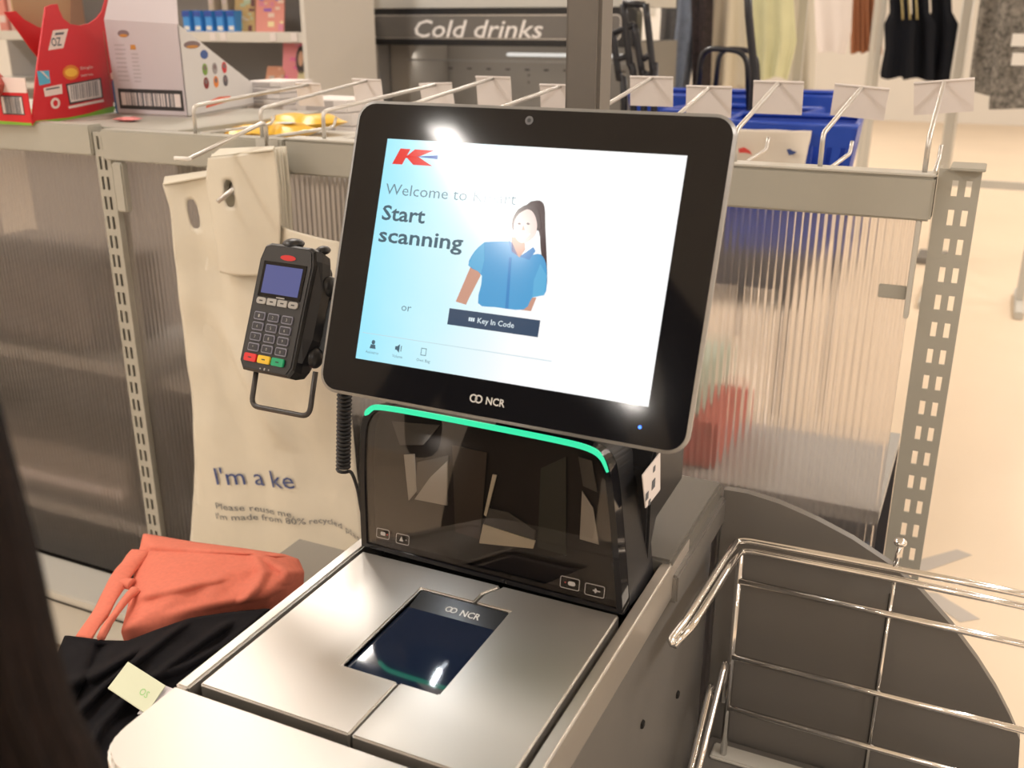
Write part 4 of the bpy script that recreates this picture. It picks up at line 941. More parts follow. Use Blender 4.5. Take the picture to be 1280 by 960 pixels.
for k in range(13):
    x = 87.5 + k * 2.7; rq([(x, 107 - k * .5), (x + 1 + (k % 3) * .3, 106.8 - k * .5), (x + 2.6 + (k % 3) * .3, 125 - k * .45), (x + 1.8, 125.2 - k * .45)], M_ink, 3)
rq([(85, 133), (129, 124), (130, 127), (86, 136)], M_rw)
m.poly([fr_(0, 0, 1), fr_(we, 0, 1)] + [fr_(*RF.px(x, y), 1) for x, y in ((145, 132), (132, 135), (110, 142), (85, 147), (65, 149), (45, 151))], M_gn)
barcode(m, fl_, .014, .020, .075, .058, 9)
m.poly([fl_(0, 0, 1), fl_(wg_, 0, 1), fl_(wg_, .009, 1), fl_(0, .005, 1)], M_gn)
m.build('carton_print', rcg)
# little goods inside the red carton
for k, (uu, c, lb) in enumerate(((.03, (.5, .10, .08), 'small red packet inside the red display carton'), (.075, (.85, .62, .06), 'small yellow packet inside the red display carton'))):
    pc = Q1 + gn * uu + ep * .05 + up * .02; packet((pc.x, pc.y, ZD + .05), .05, .05, .06, .3, mat('mini_%d' % k, c, .5), 'snack_packet', lb, 'packet', None)
# crumpled sweet packet
c0 = onz(160, 152, ZD)
packet((c0.x, c0.y, ZD + .0005), .055, .035, .010, .2, mat('pink_wrapper', (.75, .22, .22), .4, noise_s=60, noise_a=.5), 'sweet_wrapper', 'small crumpled pink wrapper on the shelf top below the white carton', 'wrapper', None, M_white)
# blue item squeezed between the cartons
c1 = onz(146, 142, ZD); b = MB(); b.box((c1.x - .006, c1.y + .0, ZD), (c1.x + .012, c1.y + .1, ZD + .075), mat('item_blue', (.06, .18, .42), .5), .003); b.box((c1.x - .006, c1.y + .0, ZD + .0755), (c1.x + .012, c1.y + .1, ZD + .09), M_rw, .002)
tag(b.build('small_box', loc=(c1.x, c1.y, ZD)), 'small blue and white box squeezed between the two cartons', 'box')

# ---------------------------------------------------------------- shelving beyond (top left)
YG = 3.4
gx = lambda px, Y=YG: ony(px, 60, Y).x
gz = lambda py, px=300, Y=YG: ony(px, py, Y).z
M_gw = mat('gondola_white', (.66, .63, .58), .6); M_gback = mat('gondola_back', (.34, .32, .31), .6)
go_ = thing('wall_shelving', (gx(280), YG + .3, 0), 'pale shelving unit with magazines and blue packs beyond the fence', 'shelving')
XA, XB = gx(-80), gx(388)
z1 = gz(38); z2 = gz(103)
m = MB(); m.box((XA, YG + .40, 0), (XB, YG + .44, 2.1), M_gback); m.build('back_panel', go_)
m = MB(); m.box((XA, YG, z1 - .03), (XB, YG + .4, z1 - .012), M_gw); m.build('shelf', go_)
m = MB(); m.box((XA, YG - .01, z1 - .045), (XB, YG, z1 - .005), M_gw, .002); m.build('ticket_strip', go_)
m = MB(); m.box((XA, YG - .05, z2 - .05), (XB, YG + .4, z2 - .03), M_gw); m.build('shelf', go_)
m = MB(); m.box((XA, YG - .05, .05), (XB, YG + .4, .1), M_gw); m.build('shelf', go_)
m = MB(); m.box((XA, YG - .04, 1.75), (XB, YG + .4, 1.77), M_gw); m.build('shelf', go_)
m = MB(); m.box((XB, YG - .05, 0), (XB + .02, YG + .44, 2.1), M_gw); m.build('end_panel', go_)
for px_ in (270, 283, 345, 371):
    c = gx(px_); b = MB(); b.box((c - .015, YG - .014, z1 - .040), (c + .015, YG - .0105, z1 - .008), M_ticket, .0005); b.build('shelf_ticket', go_)
for k in range(5):
    pxc = 232 + k * 13.8; c = gx(pxc); b = MB(); zb_ = z1 - .012; w_ = .0185
    b.box((c - w_, YG + .02, zb_ + .0005), (c + w_, YG + .12, zb_ + .088), mat('blue_pack', (.06, .30, .75), .4), .003); b.box((c - w_ * .6, YG + .0185, zb_ + .012), (c + w_ * .8, YG + .0198, zb_ + .028), M_white); b.box((c - w_, YG + .0185, zb_ + .065), (c + w_, YG + .0198, zb_ + .086), mat('navy_pack', (.03, .08, .4), .4))
    tag(b.build('blue_pack', loc=(c, YG + .05, zb_)), 'narrow blue pack on the far shelf, ' + ('leftmost', 'second from the left', 'third from the left', 'fourth from the left', 'next to the magazines')[k], 'pack', 'blue packs on the far shelf')
for k in range(4):
    c = gx(240 + k * 17); b = MB(); zb_ = z1 + .082; b.box((c - .016, YG + .14, z1 - .0115), (c + .016, YG + .2, zb_ + .055), mat('cream_pack', (.78, .66, .52), .5), .003); b.box((c - .01, YG + .1385, zb_ + .02), (c + .01, YG + .1398, zb_ + .04), M_rw)
    tag(b.build('cream_pack', loc=(c, YG + .17, z1)), 'tall cream pack behind the blue packs, ' + ('leftmost', 'second from left', 'third from left', 'rightmost')[k], 'pack', 'cream packs on the far shelf')
def mag(px0, px1, zb_, h, y, cols_, label, lean=.15):
    x0, x1_ = gx(px0, y), gx(px1, y); b = MB(); f = Frame(((x0 + x1_) / 2, y, zb_ + .001), 0, lean); w_ = x1_ - x0
    b.prism([f.p(-w_ / 2, 0), f.p(w_ / 2, 0), f.p(w_ / 2, h), f.p(-w_ / 2, h)], -f.n * .006, mat('mag_base_%d' % px0, cols_[0], .45))
    rnd = random.Random(px0)
    for k in range(26):
        u = rnd.uniform(-.45, .38) * w_; v = rnd.uniform(.02, .88) * h; a_, b_ = rnd.uniform(.1, .3) * w_, rnd.uniform(.04, .13) * h; c = cols_[k % len(cols_)]
        a_ = min(a_, w_ * .49 - u); b_ = min(b_, h * .98 - v)
        b.poly([f.p(u, v, .0005 + k * .00005), f.p(u + a_, v, .0005 + k * .00005), f.p(u + a_, v + b_, .0005 + k * .00005), f.p(u, v + b_, .0005 + k * .00005)], mat('mag_%02x%02x%02x' % tuple(int(q * 255) for q in c), c, .4))
    return tag(b.build('magazine', loc=((x0 + x1_) / 2, y, zb_)), label, 'magazine', 'magazines on the far shelves'), f, w_
mag(295, 320, z1 - .012, .22, YG + .06, [(.5, .35, .15), (.15, .05, .05), (.6, .6, .55), (.4, .5, .35)], 'dark and gold magazine beside the blue packs')
mag(321, 356, z1 - .012, .21, YG + .06, [(.75, .3, .25), (.8, .6, .5), (.30, .12, .5), (.85, .7, .4), (.7, .25, .35)], 'pink and purple magazine at the right of the upper shelf')
mo2, f, w_ = mag(349, 384, z2 - .03, .21, YG + .04, [(.75, .25, .28), (.80, .35, .40), (.7, .3, .35), (.75, .15, .35)], 'pink magazine with a dark haired figure on the lower shelf')
b = MB(); b.poly([f.p(w_ * .18 + w_ * .2 * math.cos(a * .523), .12 + .055 * math.sin(a * .523), .003) for a in range(12)], eH); b.poly([f.p(w_ * .16 + w_ * .09 * math.cos(a * .523), .125 + .03 * math.sin(a * .523), .0032) for a in range(12)], mat('mag_skin', (.62, .36, .24), .5)); b.poly([f.p(w_ * .0, 0.01, .003), f.p(w_ * .45, .01, .003), f.p(w_ * .4, .07, .003), f.p(w_ * .1, .08, .003)], mat('mag_blouse', (.62, .55, .32), .5)); b.mats[0] = mat('mag_hair', (.05, .03, .03), .5); b.build('cover_print', mo2)
mag(325, 348, z2 - .03, .10, YG + .02, [(.6, .28, .18), (.5, .45, .4), (.7, .4, .3)], 'small brown booklet leaning beside the pink magazine', .4)
b = MB(); b.box((gx(305), YG + .25, z2 - .028), (gx(345), YG + .38, z2 + .14), mat('dark_box', (.07, .065, .08), .6), .004); tag(b.build('dark_box', loc=(gx(325), YG + .3, z2)), 'dark box at the back of the lower far shelf', 'box')
for k, (px_, c, lb) in enumerate(((2, (.75, .30, .25), 'pink box at the far left edge of the far shelf'), (16, (.70, .42, .36), 'salmon box behind the red carton on the far shelf'), (38, (.75, .62, .5), 'cream box behind the red carton scoop'), (62, (.6, .35, .25), 'tan box behind the red carton, right of the cream box'))):
    c_ = gx(px_); b = MB(); b.box((c_ - .028, YG + .03, z1 - .0115), (c_ + .028, YG + .2, z1 + .16), mat('far_box_%d' % k, c, .6), .004); b.box((c_ - .02, YG + .0285, z1 + .03), (c_ + .02, YG + .0298, z1 + .06), M_rw); tag(b.build('far_box', loc=(c_, YG + .1, z1)), lb, 'box')

# beige partition column next to it
cx0, cx1 = ony(387, 60, 4.0).x, ony(452, 60, 4.0).x; zs_ = ony(430, 28, 4.0).z
col = thing('end_panel_unit', ((cx0 + cx1) / 2, 4.06, 0), 'plain beige panelled column between the magazines and the cooler', 'column')
MB().box((cx0, 4.0, 0), (cx1, 4.12, zs_), mat('column_beige', (.42, .385, .33), .6), .004).build('lower_panel', col)
MB().box((cx0, 4.0, zs_), (cx1, 4.12, 2.3), mat('column_pale', (.58, .53, .47), .6), .004).build('upper_panel', col)

# ---------------------------------------------------------------- cold drinks cooler
YK = 4.2
K = lambda x, y, Y=YK: ony(x, y, Y)
ck = thing('drinks_cooler', (K(610, 40).x, YK + .3, 0), 'open fronted grey drinks cooler with a sign reading Cold drinks', 'cooler')
xa, xb = K(460, 40).x, K(800, 40).x
M_cg = mat('cooler_grey', (.20, .185, .165), .5); M_cs = mat('cooler_sign', (.15, .14, .13), .3); M_ci = mat('cooler_inside', (.36, .335, .30), .45)
zt1, zb1 = K(600, 10).z, K(600, 57).z
cxm, czm = (xa + xb) / 2, (zt1 + zb1) / 2
m = MB(); o_ = rrect(xb - xa, zt1 - zb1, .03, 5); m.prism([V((cxm + u, YK - .05, czm + v)) for u, v in o_], V((0, .08, 0)), M_blk, bev=.004); m.build('sign_surround', ck)
o1 = rrect(xb - xa - .13, zt1 - zb1 - .055, .02, 4); o2 = rrect(xb - xa - .14, zt1 - zb1 - .065, .017, 4); n = len(o1)
m = MB(); m.add([V((cxm + u, YK - .0515, czm + v)) for u, v in o1] + [V((cxm + u, YK - .0515, czm + v)) for u, v in o2], [(k, (k + 1) % n, n + (k + 1) % n, n + k) for k in range(n)], M_zinc); m.build('sign_trim', ck)
m = MB(); m.poly([V((cxm + u, YK - .052, czm + v)) for u, v in o2], M_cs); m.build('sign_face', ck)
m = MB(); a, b_ = K(526, 46), K(685, 44); text(m, 'Cold drinks', lambda u, v: V((a.x + u, YK - .0535, a.z + v)), 0, 0, b_.x - a.x, .104, mat('sign_white', (.82, .78, .75), .5), .008, .25)
m.build('sign_lettering', ck)
m = MB(); m.box((xa + .02, YK, zt1 + .002), (xb, YK + .5, zt1 + .05), M_rail2); m.build('top_cover', ck)
m = MB(); m.box((xa + .03, YK + .0, 0), (K(474, 90).x, YK + .55, zb1 + .02), M_silver, .003); m.build('side_panel', ck)
m = MB(); m.box((K(474, 90).x + .002, YK + .10, 0), (K(498, 90).x, YK + .49, zb1 + .02), M_ci, .003); m.build('inner_side', ck)
m = MB(); m.box((xb - .03, YK, 0), (xb, YK + .55, zb1 + .02), M_cg); m.build('side_panel', ck)
m = MB(); m.box((K(474, 90).x, YK + .50, 0), (xb - .03, YK + .53, zb1 + .02), M_ci)
for k in range(11):
    xk = K(563 + k * 24, 86, YK + .5).x; zk = K(600, 86, YK + .5).z; m.box((xk - .012, YK + .4985, zk - .003), (xk + .012, YK + .4995, zk + .003), M_dark)
for (xx, yy) in ((540, 95), (540, 112), (661, 94), (661, 103), (540, 84)): p = K(xx, yy, YK + .5); m.box((p.x - .004, YK + .4985, p.z - .004), (p.x + .004, YK + .4995, p.z + .004), M_dark)
m.build('back_wall', ck)
m = MB(); m.box((K(506, 90, YK + .3).x, YK + .3, .9), (K(528, 90, YK + .3).x, YK + .4, K(520, 72, YK + .3).z), M_dark); m.build('duct', ck)
m = MB(); m.box((K(498, 90).x, YK + .08, K(600, 76, YK + .08).z - .004), (xb - .03, YK + .09, K(600, 76, YK + .08).z + .004), M_silver); m.build('front_rail', ck)
m = MB(); p = K(630, 68, YK + .1); m.box((p.x, YK + .12, p.z - .008), (xb - .05, YK + .16, p.z + .006), mat('cooler_lamp', (1, .95, .88), .5, emit=.8), .004); m.build('inner_lamp', ck)
cl_ = bpy.data.lights.new('cooler_lamp', 'AREA'); cl_.shape = 'RECTANGLE'; cl_.size = 1.2; cl_.size_y = .04; cl_.energy = .9; cl_.color = (1, .93, .85)
co_ = bpy.data.objects.new('cooler_lamp', cl_); COL.objects.link(co_); co_.parent = ck; co_.location = V((cxm, YK + .14, p.z - .012)) - ck.location; co_.rotation_euler = (R(50), 0, 0)
m = MB(); m.box((xa + .03, YK, .02), (xb, YK + .5, .75), M_cg, .005); m.build('base', ck)

# ---------------------------------------------------------------- blue baskets beyond the fence
M_bk = mat('black_handle', (.012, .013, .02), .35)
def basket(cx, cy, z0, rz, label, w=.44, d=.32, h=.30, tall=None, loop=None, slots=True):
    rt = thing('shopping_basket', (cx, cy, z0), label, 'basket', 'blue shopping baskets beyond the fence'); rm = Matrix.Rotation(rz, 3, 'Z')
    T = lambda u, v, z: V((cx, cy, z0)) + rm @ V((u, v, z))
    b = MB(); kb = .80; t = .006
    def wall(p0, p1, q0, q1, nv, nu):      # slotted wall between bottom edge p0-p1 and top edge q0-q1
        def at(u, v): return p0.lerp(p1, u).lerp(q0.lerp(q1, u), v)
        nrm = (p1 - p0).cross(q0 - p0).normalized() * t
        us = [0]; 
        for k in range(nu): us += [(k + .3) / nu, (k + .7) / nu]
        us.append(1)
        for r0, r1 in ((0, .12), (.42, .52), (.82, 1)): b.prism([at(0, r0), at(1, r0), at(1, r1), at(0, r1)], nrm, M_blue)
        for r0, r1 in ((.12, .42), (.52, .82)):
            for k in range(0, len(us), 2): b.prism([at(us[k], r0), at(us[k + 1], r0), at(us[k + 1], r1), at(us[k], r1)], nrm, M_blue)
    B_ = [T(u * kb, v * kb, 0) for u, v in ((-w / 2, -d / 2), (w / 2, -d / 2), (w / 2, d / 2), (-w / 2, d / 2))]; U = [T(u, v, h) for u, v in ((-w / 2, -d / 2), (w / 2, -d / 2), (w / 2, d / 2), (-w / 2, d / 2))]
    for k in range(4): j = (k + 1) % 4; wall(B_[k], B_[j], U[k], U[j], 2, 9)
    b.prism(B_, V((0, 0, .006)), M_blue); b.build('basket_body', rt)
    m = MB(); m.tube([U[0], U[1], U[2], U[3]], .009, M_blue, 8, closed=True); m.build('rim', rt)
    if tall:
        m = MB(); m.tube(bend([T(-w / 2 * .5, d / 2, .05), T(-w / 2 * .5, d / 2 + .02, tall), T(w / 2 * .5, d / 2 + .02, tall), T(w / 2 * .5, d / 2, .05)], .05, 5), .011, M_bk, 8)
        m.tube([T(-w / 4, d / 2 + .012, tall * .8), T(w / 4, d / 2 + .012, tall * .8)], .009, M_bk, 8); m.build('handle', rt)
    if loop:
        m = MB(); m.tube(bend([T(loop[0], -.0, h - .02), T(loop[0] + .01, -.01, h + loop[1]), T(loop[0] + loop[2] - .02, -.01, h + loop[1] - .01), T(loop[0] + loop[2], 0, h - .02)], .05, 5), .009, M_bk, 8); m.build('handle', rt)
    return rt

def bz(px, py, Y): p = ony(px, py, Y); return p.x, p.z
x, z = bz(990, 152, 2.9); basket(x, 2.95, z - .30, R(4), 'blue slotted basket at the right, holding the white bag', w=.34, d=.30)
x, z = bz(925, 140, 3.25); basket(x, 3.3, z - .30, R(-6), 'blue basket in the middle with two black loop handles', w=.42, loop=(-.16, .19, .18))
x, z = bz(845, 128, 3.3); basket(x - .02, 3.75, z - .30, R(8), 'blue basket at the left behind the pole', w=.5, d=.34, loop=(.03, .16, .16))
x, z = bz(1015, 112, 3.6); basket(x, 3.65, z - .30, R(10), 'blue slotted basket furthest back on the right', w=.26, d=.24, h=.28)
st_ = MB()  # stand under the baskets
bst = thing('basket_stand', (ony(900, 150, 3.3).x, 3.3, 0), 'low dark metal stand under the blue baskets', 'stand')
xs0, xs1 = ony(848, 130, 3.3).x, ony(1040, 130, 3.3).x
zst = ony(925, 140, 3.25).z - .31
for (a_, b_) in ((xs0, 2.8), (xs1, 2.8), (xs0, 3.85), (xs1, 3.85)): MB().box((a_ - .015, b_ - .015, 0), (a_ + .015, b_ + .015, zst - .02), M_bk).build('leg', bst)
MB().box((xs0 - .02, 2.75, zst - .12), (xs1 + .02, 3.9, zst - .07), M_bk).build('tray', bst)
# black tall trolley handles left of the jeans
th = thing('folding_trolley', (ony(795, 60, 2.9).x, 2.95, 0), 'black folding trolley frames leaning left of the grey trousers', 'trolley')
def bar(p, q, r=.011, Y=2.9, Y2=None): return (ony(*p, Y), ony(*q, Y2 or Y))
for pts in ([(807, 5), (817, 95), (818, 110)], [(793, 30), (803, 95), (805, 125)], [(779, 5), (787, 80), (792, 125)], [(766, 40), (774, 100), (780, 130)]):
    m = MB(); P = [ony(*p, 2.9) for p in pts]; P.append(V((P[-1].x + .03, 2.9, .3))); m.tube(smooth_path(P, 4), .0105, M_bk, 8); m.build('frame_bar', th)
for (p, q) in (((804, 74), (813, 68)), ((804, 96), (814, 92)), ((768, 75), (785, 70)), ((806, 6), (779, 4)), ((793, 30), (766, 42))): m = MB(); m.tube([ony(*p, 2.9), ony(*q, 2.9)], .009, M_bk, 8); m.build('cross_bar', th)
MB().box((ony(766, 100, 2.9).x, 2.82, .24), (ony(830, 100, 2.9).x, 3.2, .30), M_bk, .01).build('trolley_base', th)
MB().tube([V((ony(770, 100, 2.9).x, 2.9, .05)), V((ony(828, 100, 2.9).x, 2.9, .05))], .05, M_bk, 12).build('wheels', th)
MB().box((ony(790, 100, 2.9).x, 2.88, .05), (ony(805, 100, 2.9).x, 2.92, .24), M_bk).build('axle_strut', th)
m = MB(); m.tube([ony(934, -30, 3.1), ony(936, 20, 3.1), ony(943, 92, 3.1), V((ony(944, 92, 3.1).x + .01, 3.1, .5))], .012, M_bk, 8)
hp = thing('pull_handle', (ony(940, 90, 3.1).x, 3.1, .4), 'thin black pole rising between the blue baskets', 'pole'); m.build('pole', hp)
# white bag in the basket
wb = thing('white_carry_bag', (ony(965, 190, 2.77).x, 2.77, .85), 'white carry bag with red and navy marks in the nearest blue basket', 'bag')
o = bag_sheet([(921, 161), (919, 180), (917, 230)], [(1014, 164), (1010, 185), (1004, 230)], 2.775, 1, 1, nx=24, nz=24, disp=lambda x, z: .02 * noise.noise(V((x * 12, 0, z * 9))), m=mat('white_bag', (.72, .66, .58), .5)).build('bag_panel', wb); thicken(o, .02)
m = MB(); W_ = lambda pts, mt: MB().poly([ony(x, y, 2.745) for x, y in pts], mt).build('printed_mark', wb)
W_([(923, 186), (930, 184), (937, 188), (940, 193), (932, 191), (924, 191)], mat('bag_red', (.62, .06, .05), .5))
W_([(983, 187), (988, 186), (990, 188), (996, 190), (992, 193), (986, 194)], M_navy); 

# ---------------------------------------------------------------- clothing racks
def garment(name, label, rows, Y, b, mt, folds=9, amp=.018, group='hanging clothes in the background', cat='clothing', seed=0, sleeves=None, neck=True):
    """rows: (px left, px right, px y) top to bottom at plane Y -> fold-rippled closed loft"""
    N = 48; rings = []; R0 = []
    for (xl, xr, yy) in rows: p, q = ony(xl, yy, Y), ony(xr, yy, Y); R0.append((p.x, q.x, (p.z + q.z) / 2))
    RR = []
    for i in range(len(R0) - 1):
        for k in range(6):
            t = k / 6; RR.append([R0[i][c] * (1 - t) + R0[i + 1][c] * t for c in range(3)])
    RR.append(list(R0[-1])); ztop, zbot = RR[0][2], RR[-1][2]
    for xl, xr, z in RR:
        xc, a = (xl + xr) / 2, (xr - xl) / 2; f = (ztop - z) / max(.01, ztop - zbot); ring = []
        for k in range(N):
            t = 2 * math.pi * k / N; u = math.cos(t); x = xc + a * u
            y = Y + b * (.55 + .45 * f) * math.sin(t) + amp * (.25 + f) * math.sin(u * folds + seed + math.sin(seed + f * 2)) * (1 if math.sin(t) < 0 else -1) * abs(math.sin(t)) ** .5
            ring.append(V((x, y, z + .01 * math.sin(u * folds * .5 + seed) * f)))
        rings.append(ring)
    p = rings[0]; cx_ = sum((v for v in p), V((0, 0, 0))) / N
    rt = thing(name, cx_, label, cat, group); MB().loft(rings, mt).build('cloth', rt)
    m = MB(); hz = 1.75 if cx_.z < 1.7 else cx_.z + .1
    m.tube(bend([cx_ + V((-.12, 0, -.015)), cx_ + V((0, 0, .03)), cx_ + V((.12, 0, -.015))], .02, 3), .006, M_zinc, 6); m.tube([cx_ + V((0, 0, .02)), V((cx_.x, Y, hz))], .002, M_zinc, 6); m.build('hanger', rt)
    return rt
def rail(xl_px, xr_px, Y, z, label, feet=True, low=None):
    x0, x1_ = ony(xl_px, 60, Y).x, ony(xr_px, 60, Y).x
    rt = thing('clothes_rack', ((x0 + x1_) / 2, Y, 0), label, 'rack', 'clothes racks in the background')
    MB().tube([V((x0, Y, z)), V((x1_, Y, z))], .016, M_zinc, 10).build('hanging_rail', rt)
    for x in (x0, x1_):
        MB().box((x - .02, Y - .015, .04), (x + .02, Y + .015, z + .02), M_rail2, .003).build('post', rt)
        MB().box((x - .022, Y - .28, 0), (x + .022, Y + .28, .04), M_rail2, .005).build('foot', rt)
    if low: MB().box((x0, Y - .012, low), (x1_, Y + .012, low + .04), M_rail2).build('lower_bar', rt)
    return rt
rail(760, 1000, 5.4, 1.75, 'clothes rack holding the grey trousers and pale tops')
M_j1 = mat('grey_denim', (.105, .10, .10), .85, noise_s=30, noise_a=.15); M_j2 = mat('blue_grey_denim', (.16, .19, .25), .85, noise_s=30, noise_a=.15); M_dots = mat('dark_patterned_cloth', (.02, .012, .014), .8, noise_s=60, noise_a=.9)
M_cr = mat('cream_cloth', (.76, .68, .54), .85); M_ly = mat('pale_lime_cloth', (.66, .65, .40), .85, noise_s=8, noise_a=.05); M_wh = mat('white_cloth', (.78, .72, .70), .85); M_rust = mat('rust_cloth', (.36, .15, .075), .85); M_bl = mat('black_knit', (.006, .007, .011), .85, spec=.15)
M_tw = mat('grey_tweed', (.19, .175, .155), .9, noise_s=45, noise_a=.6)
garment('dark_shirt', 'dark shirt with grey print hanging left of the white panel', [(766, 800, -60), (765, 800, 20), (765, 795, 70), (768, 792, 135)], 5.3, .05, mat('dark_grey_print', (.09, .085, .09), .85, noise_s=40, noise_a=.6), 8, seed=2)
garment('hanging_trousers', 'long grey trousers hanging in the background', [(828, 858, -80), (826, 858, 20), (822, 852, 80), (820, 846, 150)], 5.3, .05, M_j1, 7, seed=1)
garment('hanging_trousers', 'blue grey trousers hanging beside the dark patterned dress', [(852, 880, -60), (846, 876, 25), (840, 866, 80), (836, 856, 140)], 5.2, .05, M_j2, 5, seed=3)
garment('patterned_dress', 'dark dress with small dots hanging behind the black basket handles', [(866, 892, -80), (864, 892, 0), (866, 890, 60), (866, 888, 125)], 5.15, .05, M_dots, 5, seed=4)
garment('cream_shirt', 'cream top hanging right of the dark patterned dress', [(896, 935, -70), (892, 936, 10), (888, 938, 60), (886, 938, 112)], 5.3, .05, M_cr, 6, seed=5)
garment('lime_blouse', 'pale lime blouse hanging left of the white garments', [(940, 985, -70), (938, 992, 0), (938, 996, 50), (940, 986, 92), (942, 984, 97)], 5.2, .05, M_ly, 9, seed=6)
garment('pale_cardigan', 'pale cardigan with long sleeves hanging beside the lime blouse', [(990, 1012, -70), (988, 1018, 0), (986, 1020, 50), (984, 1018, 118)], 5.6, .05, mat('pale_grey_cloth', (.62, .58, .5), .85), 5, seed=7)
rail(1012, 1090, 8.6, 1.85, 'clothes rack holding the white tops and rust garments', low=.62)
garment('white_shirt', 'white top hanging left of the rust garments', [(1014, 1062, -60), (1018, 1066, 0), (1020, 1064, 40), (1022, 1058, 62), (1023, 1057, 66)], 8.4, .07, M_wh, 5, seed=8)
for k in range(3):
    garment('rust_garment', 'rust brown garment, ' + ('left of three', 'middle of three', 'right of three') [k] + ', behind the white top', [(1064 + k * 13, 1077 + k * 13, -50), (1063 + k * 13, 1076 + k * 13, 10), (1063 + k * 13, 1077 + k * 13, 66)], 8.7, .05, M_rust, 5, seed=k)
rail(1098, 1206, 7.6, 1.8, 'clothes rack holding the black garments')
for k, (a_, b_) in enumerate(((1100, 1142), (1128, 1168), (1152, 1196))):
    garment('black_vest', 'black sleeveless top, ' + ('leftmost', 'middle', 'rightmost')[k] + ' of three on the right rack', [(a_ + 10, b_ - 8, -40), (a_ + 12, b_ - 6, 15), (a_ + 5, b_ + 2, 30), (a_ + 6, b_, 60), (a_ + 0, b_, 92 + k * 3), (a_ + 1, b_ - 2, 97 + k * 2)], 7.45 + .13 * k, .055, M_bl, 6, seed=k * 2)
for k in range(3):
    m = MB(); p = ony(1128 + k * 9, 12, 7.38); m.tube([p + V((-.02, 0, .10)), p, p + V((.01, 0, -.06))], .006, mat('gold_strap', (.40, .33, .14), .5), 6)
    tag(m.build('strap_loop', loc=p), 'thin gold strap hanging at the neck of the black tops, ' + ('left', 'middle', 'right')[k], 'strap', 'gold straps on the black tops')
rail(1202, 1330, 5.9, 1.7, 'clothes rack holding the grey tweed jackets', low=.62)
garment('tweed_jacket', 'grey tweed jacket hanging at the right edge, nearer one', [(1262, 1330, -60), (1248, 1345, 10), (1242, 1350, 70), (1236, 1350, 132), (1236, 1350, 137)], 5.6, .08, M_tw, 5, seed=2)
garment('tweed_jacket', 'grey tweed jacket partly behind the nearer one', [(1232, 1300, -50), (1222, 1290, 20), (1214, 1285, 80), (1210, 1280, 112), (1210, 1280, 116)], 5.85, .08, M_tw, 6, seed=5)
for (x_, y_, nm) in ((1275, 50, 'upper'), (1275, 74, 'lower')):
    m = MB(); p = ony(x_, y_, 5.45); m.box(p - V((.035, .002, .028)), p + V((.035, .002, .028)), M_white); tag(m.build('price_tag', loc=p), nm + ' white price tag on the nearer tweed jacket', 'tag')
# pale upright post on the right and its low bar
pp = thing('display_post', (ony(1185, 160, 6.9).x, 6.9, 0), 'pale grey upright post standing right of the black tops', 'post')
xq = ony(1204, 40, 6.9).x
MB().tube([V((xq + .02, 6.9, 2.2)), V((ony(1196, 92, 6.9).x, 6.9, ony(1196, 92, 6.9).z)), V((ony(1186, 180, 6.9).x, 6.9, .04))], .035, M_rail2, 8).build('post', pp)
xq2 = ony(1186, 180, 6.9).x
MB().box((xq2 - .09, 6.75, 0), (xq2 + .09, 7.05, .04), M_cg, .005).build('foot', pp)
# white panel/door far behind
m = MB(); x0, x1_ = ony(790, 50, 9).x, ony(832, 50, 9).x; m.box((x0, 9.0, 0), (x1_ , 9.05, 2.2), M_white); m.box((x0 + .1, 8.99, 1.5), (x1_ - .1, 8.999, 1.9), M_rail2)
tag(m.build('white_display_board', loc=((x0 + x1_) / 2, 9.02, 0)), 'tall white board far behind the folding trolley', 'board')

# ---------------------------------------------------------------- person at the left edge: dark hair falling into view
pe = thing('person', (-.70, .02, 0), 'person with long dark brown hair in a dark top leaning in at the left edge', 'person')
def skin_body(name, verts, edges, radii, mt, parent, sub=2):
    me = bpy.data.meshes.new(name); o = parent.location; me.from_pydata([V(v) - o for v in verts], edges, []); ob = bpy.data.objects.new(name, me); COL.objects.link(ob); ob.parent = parent
    sk = ob.modifiers.new('skin', 'SKIN'); ob.modifiers.new('sub', 'SUBSURF').levels = sub; ob.modifiers['sub'].render_levels = sub
    for i, r in enumerate(radii):
        d = me.skin_vertices[0].data[i]; d.radius = r if isinstance(r, tuple) else (r, r); d.use_root = (i == 0)
    me.materials.append(mt); return ob
M_skin = mat('skin', (.55, .32, .22), .55); M_top = mat('dark_top', (.02, .017, .018), .85); M_jn = mat('dark_jeans', (.03, .035, .06), .85)
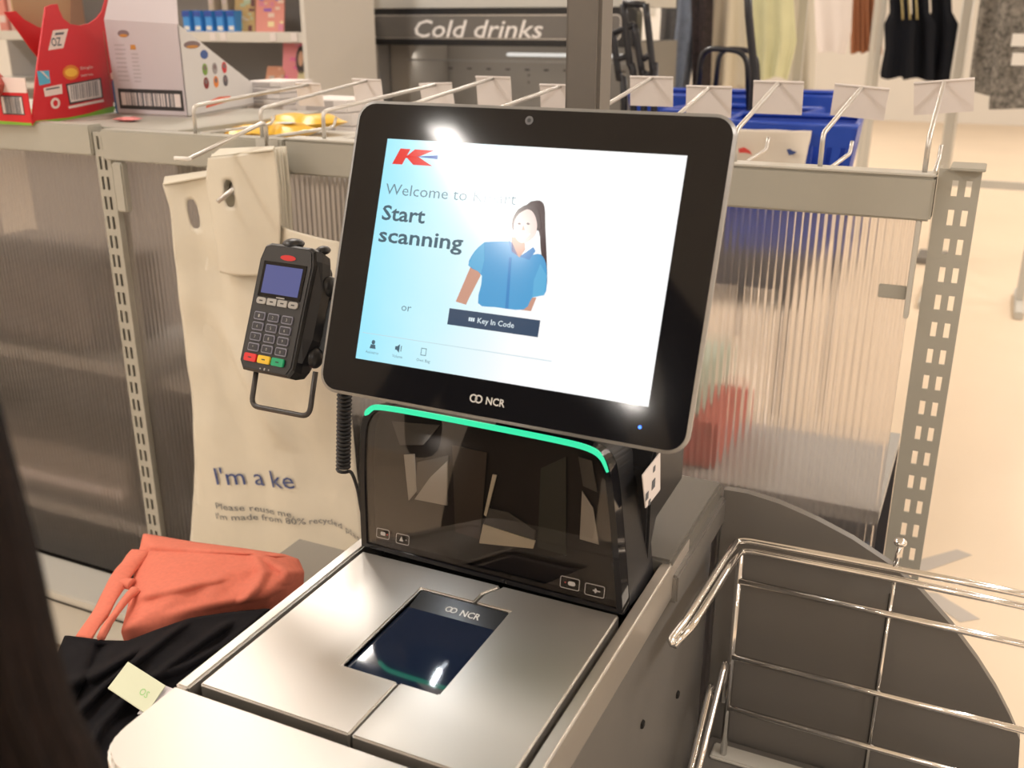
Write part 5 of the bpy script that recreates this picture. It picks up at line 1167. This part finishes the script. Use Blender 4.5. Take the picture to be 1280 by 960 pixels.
bv = [(-.72, .0, .95), (-.71, .02, 1.12), (-.69, .06, 1.30), (-.67, .09, 1.41), (-.655, .125, 1.49), (-.64, .15, 1.56), (-.63, .155, 1.62),
      (-.60, -.09, 1.385), (-.54, -.14, 1.14), (-.56, .0, .93), (-.80, .21, 1.385), (-.83, .27, 1.14), (-.76, .35, .95),
      (-.67, -.08, .88), (-.66, -.09, .50), (-.67, -.1, .08), (-.60, -.09, .03), (-.77, .08, .88), (-.76, .08, .50), (-.77, .07, .08), (-.70, .08, .03)]
be = [(0, 1), (1, 2), (2, 3), (3, 4), (4, 5), (5, 6), (2, 7), (7, 8), (8, 9), (2, 10), (10, 11), (11, 12), (0, 13), (13, 14), (14, 15), (15, 16), (0, 17), (17, 18), (18, 19), (19, 20)]
brd = [(.12, .15), (.10, .13), (.11, .15), .055, .05, .075, .07, .055, .042, .03, .055, .042, .03, .085, .06, .045, .035, .085, .06, .045, .035]
skin_body('body', bv, be, brd, M_top, pe)
hd = MB(); hd.ellipsoid((-.63, .165, 1.585), (.078, .098, .115), M_skin); hd.ellipsoid((-.615, .262, 1.575), (.013, .018, .016), M_skin); hd.build('head', pe)
M_hair = mat('dark_brown_hair', (.009, .005, .004), .7, noise_s=40, noise_a=.4, stretch=(6, 6, .6), spec=.15); ha = MB(); rnd = random.Random(3)
ha.ellipsoid((-.635, .145, 1.60), (.092, .105, .118), M_hair)
def lockp(px, py, d): r = ray(px, py); return CAM + r * (d / r.dot(FW))
HAIRD = .36
for k in range(330):
    e_ = rnd.random() ** 1.3; d = HAIRD + rnd.uniform(-.05, .05)
    jx = -130 * rnd.random() ** 1.5 - 6 + (rnd.uniform(0, 16) if k % 9 == 0 else 0)
    pts = [V((-.60 + rnd.uniform(-.04, .04), .19 + rnd.uniform(-.03, .03), 1.66)), V((-.53, .27 + rnd.uniform(-.03, .03), 1.58 + rnd.uniform(-.02, .02))), lockp(-90 + jx * .6, 300, d), lockp(-28 + jx, 480, d), lockp(6 + jx, 600, d), lockp(32 + jx, 700, d), lockp(54 + jx, 800, d), lockp(76 + jx * 1.1, 880, d), lockp(118 + jx * 1.2, 970, d), lockp(150 + jx * 1.2, 1060, d)]
    P = smooth_path(pts, 3); L = len(P); ha.tube(P, [.0045 * (1 - .3 * i / L) for i in range(L)], M_hair, 5)
tag(ha.build('hair', pe), 'long dark brown hair')
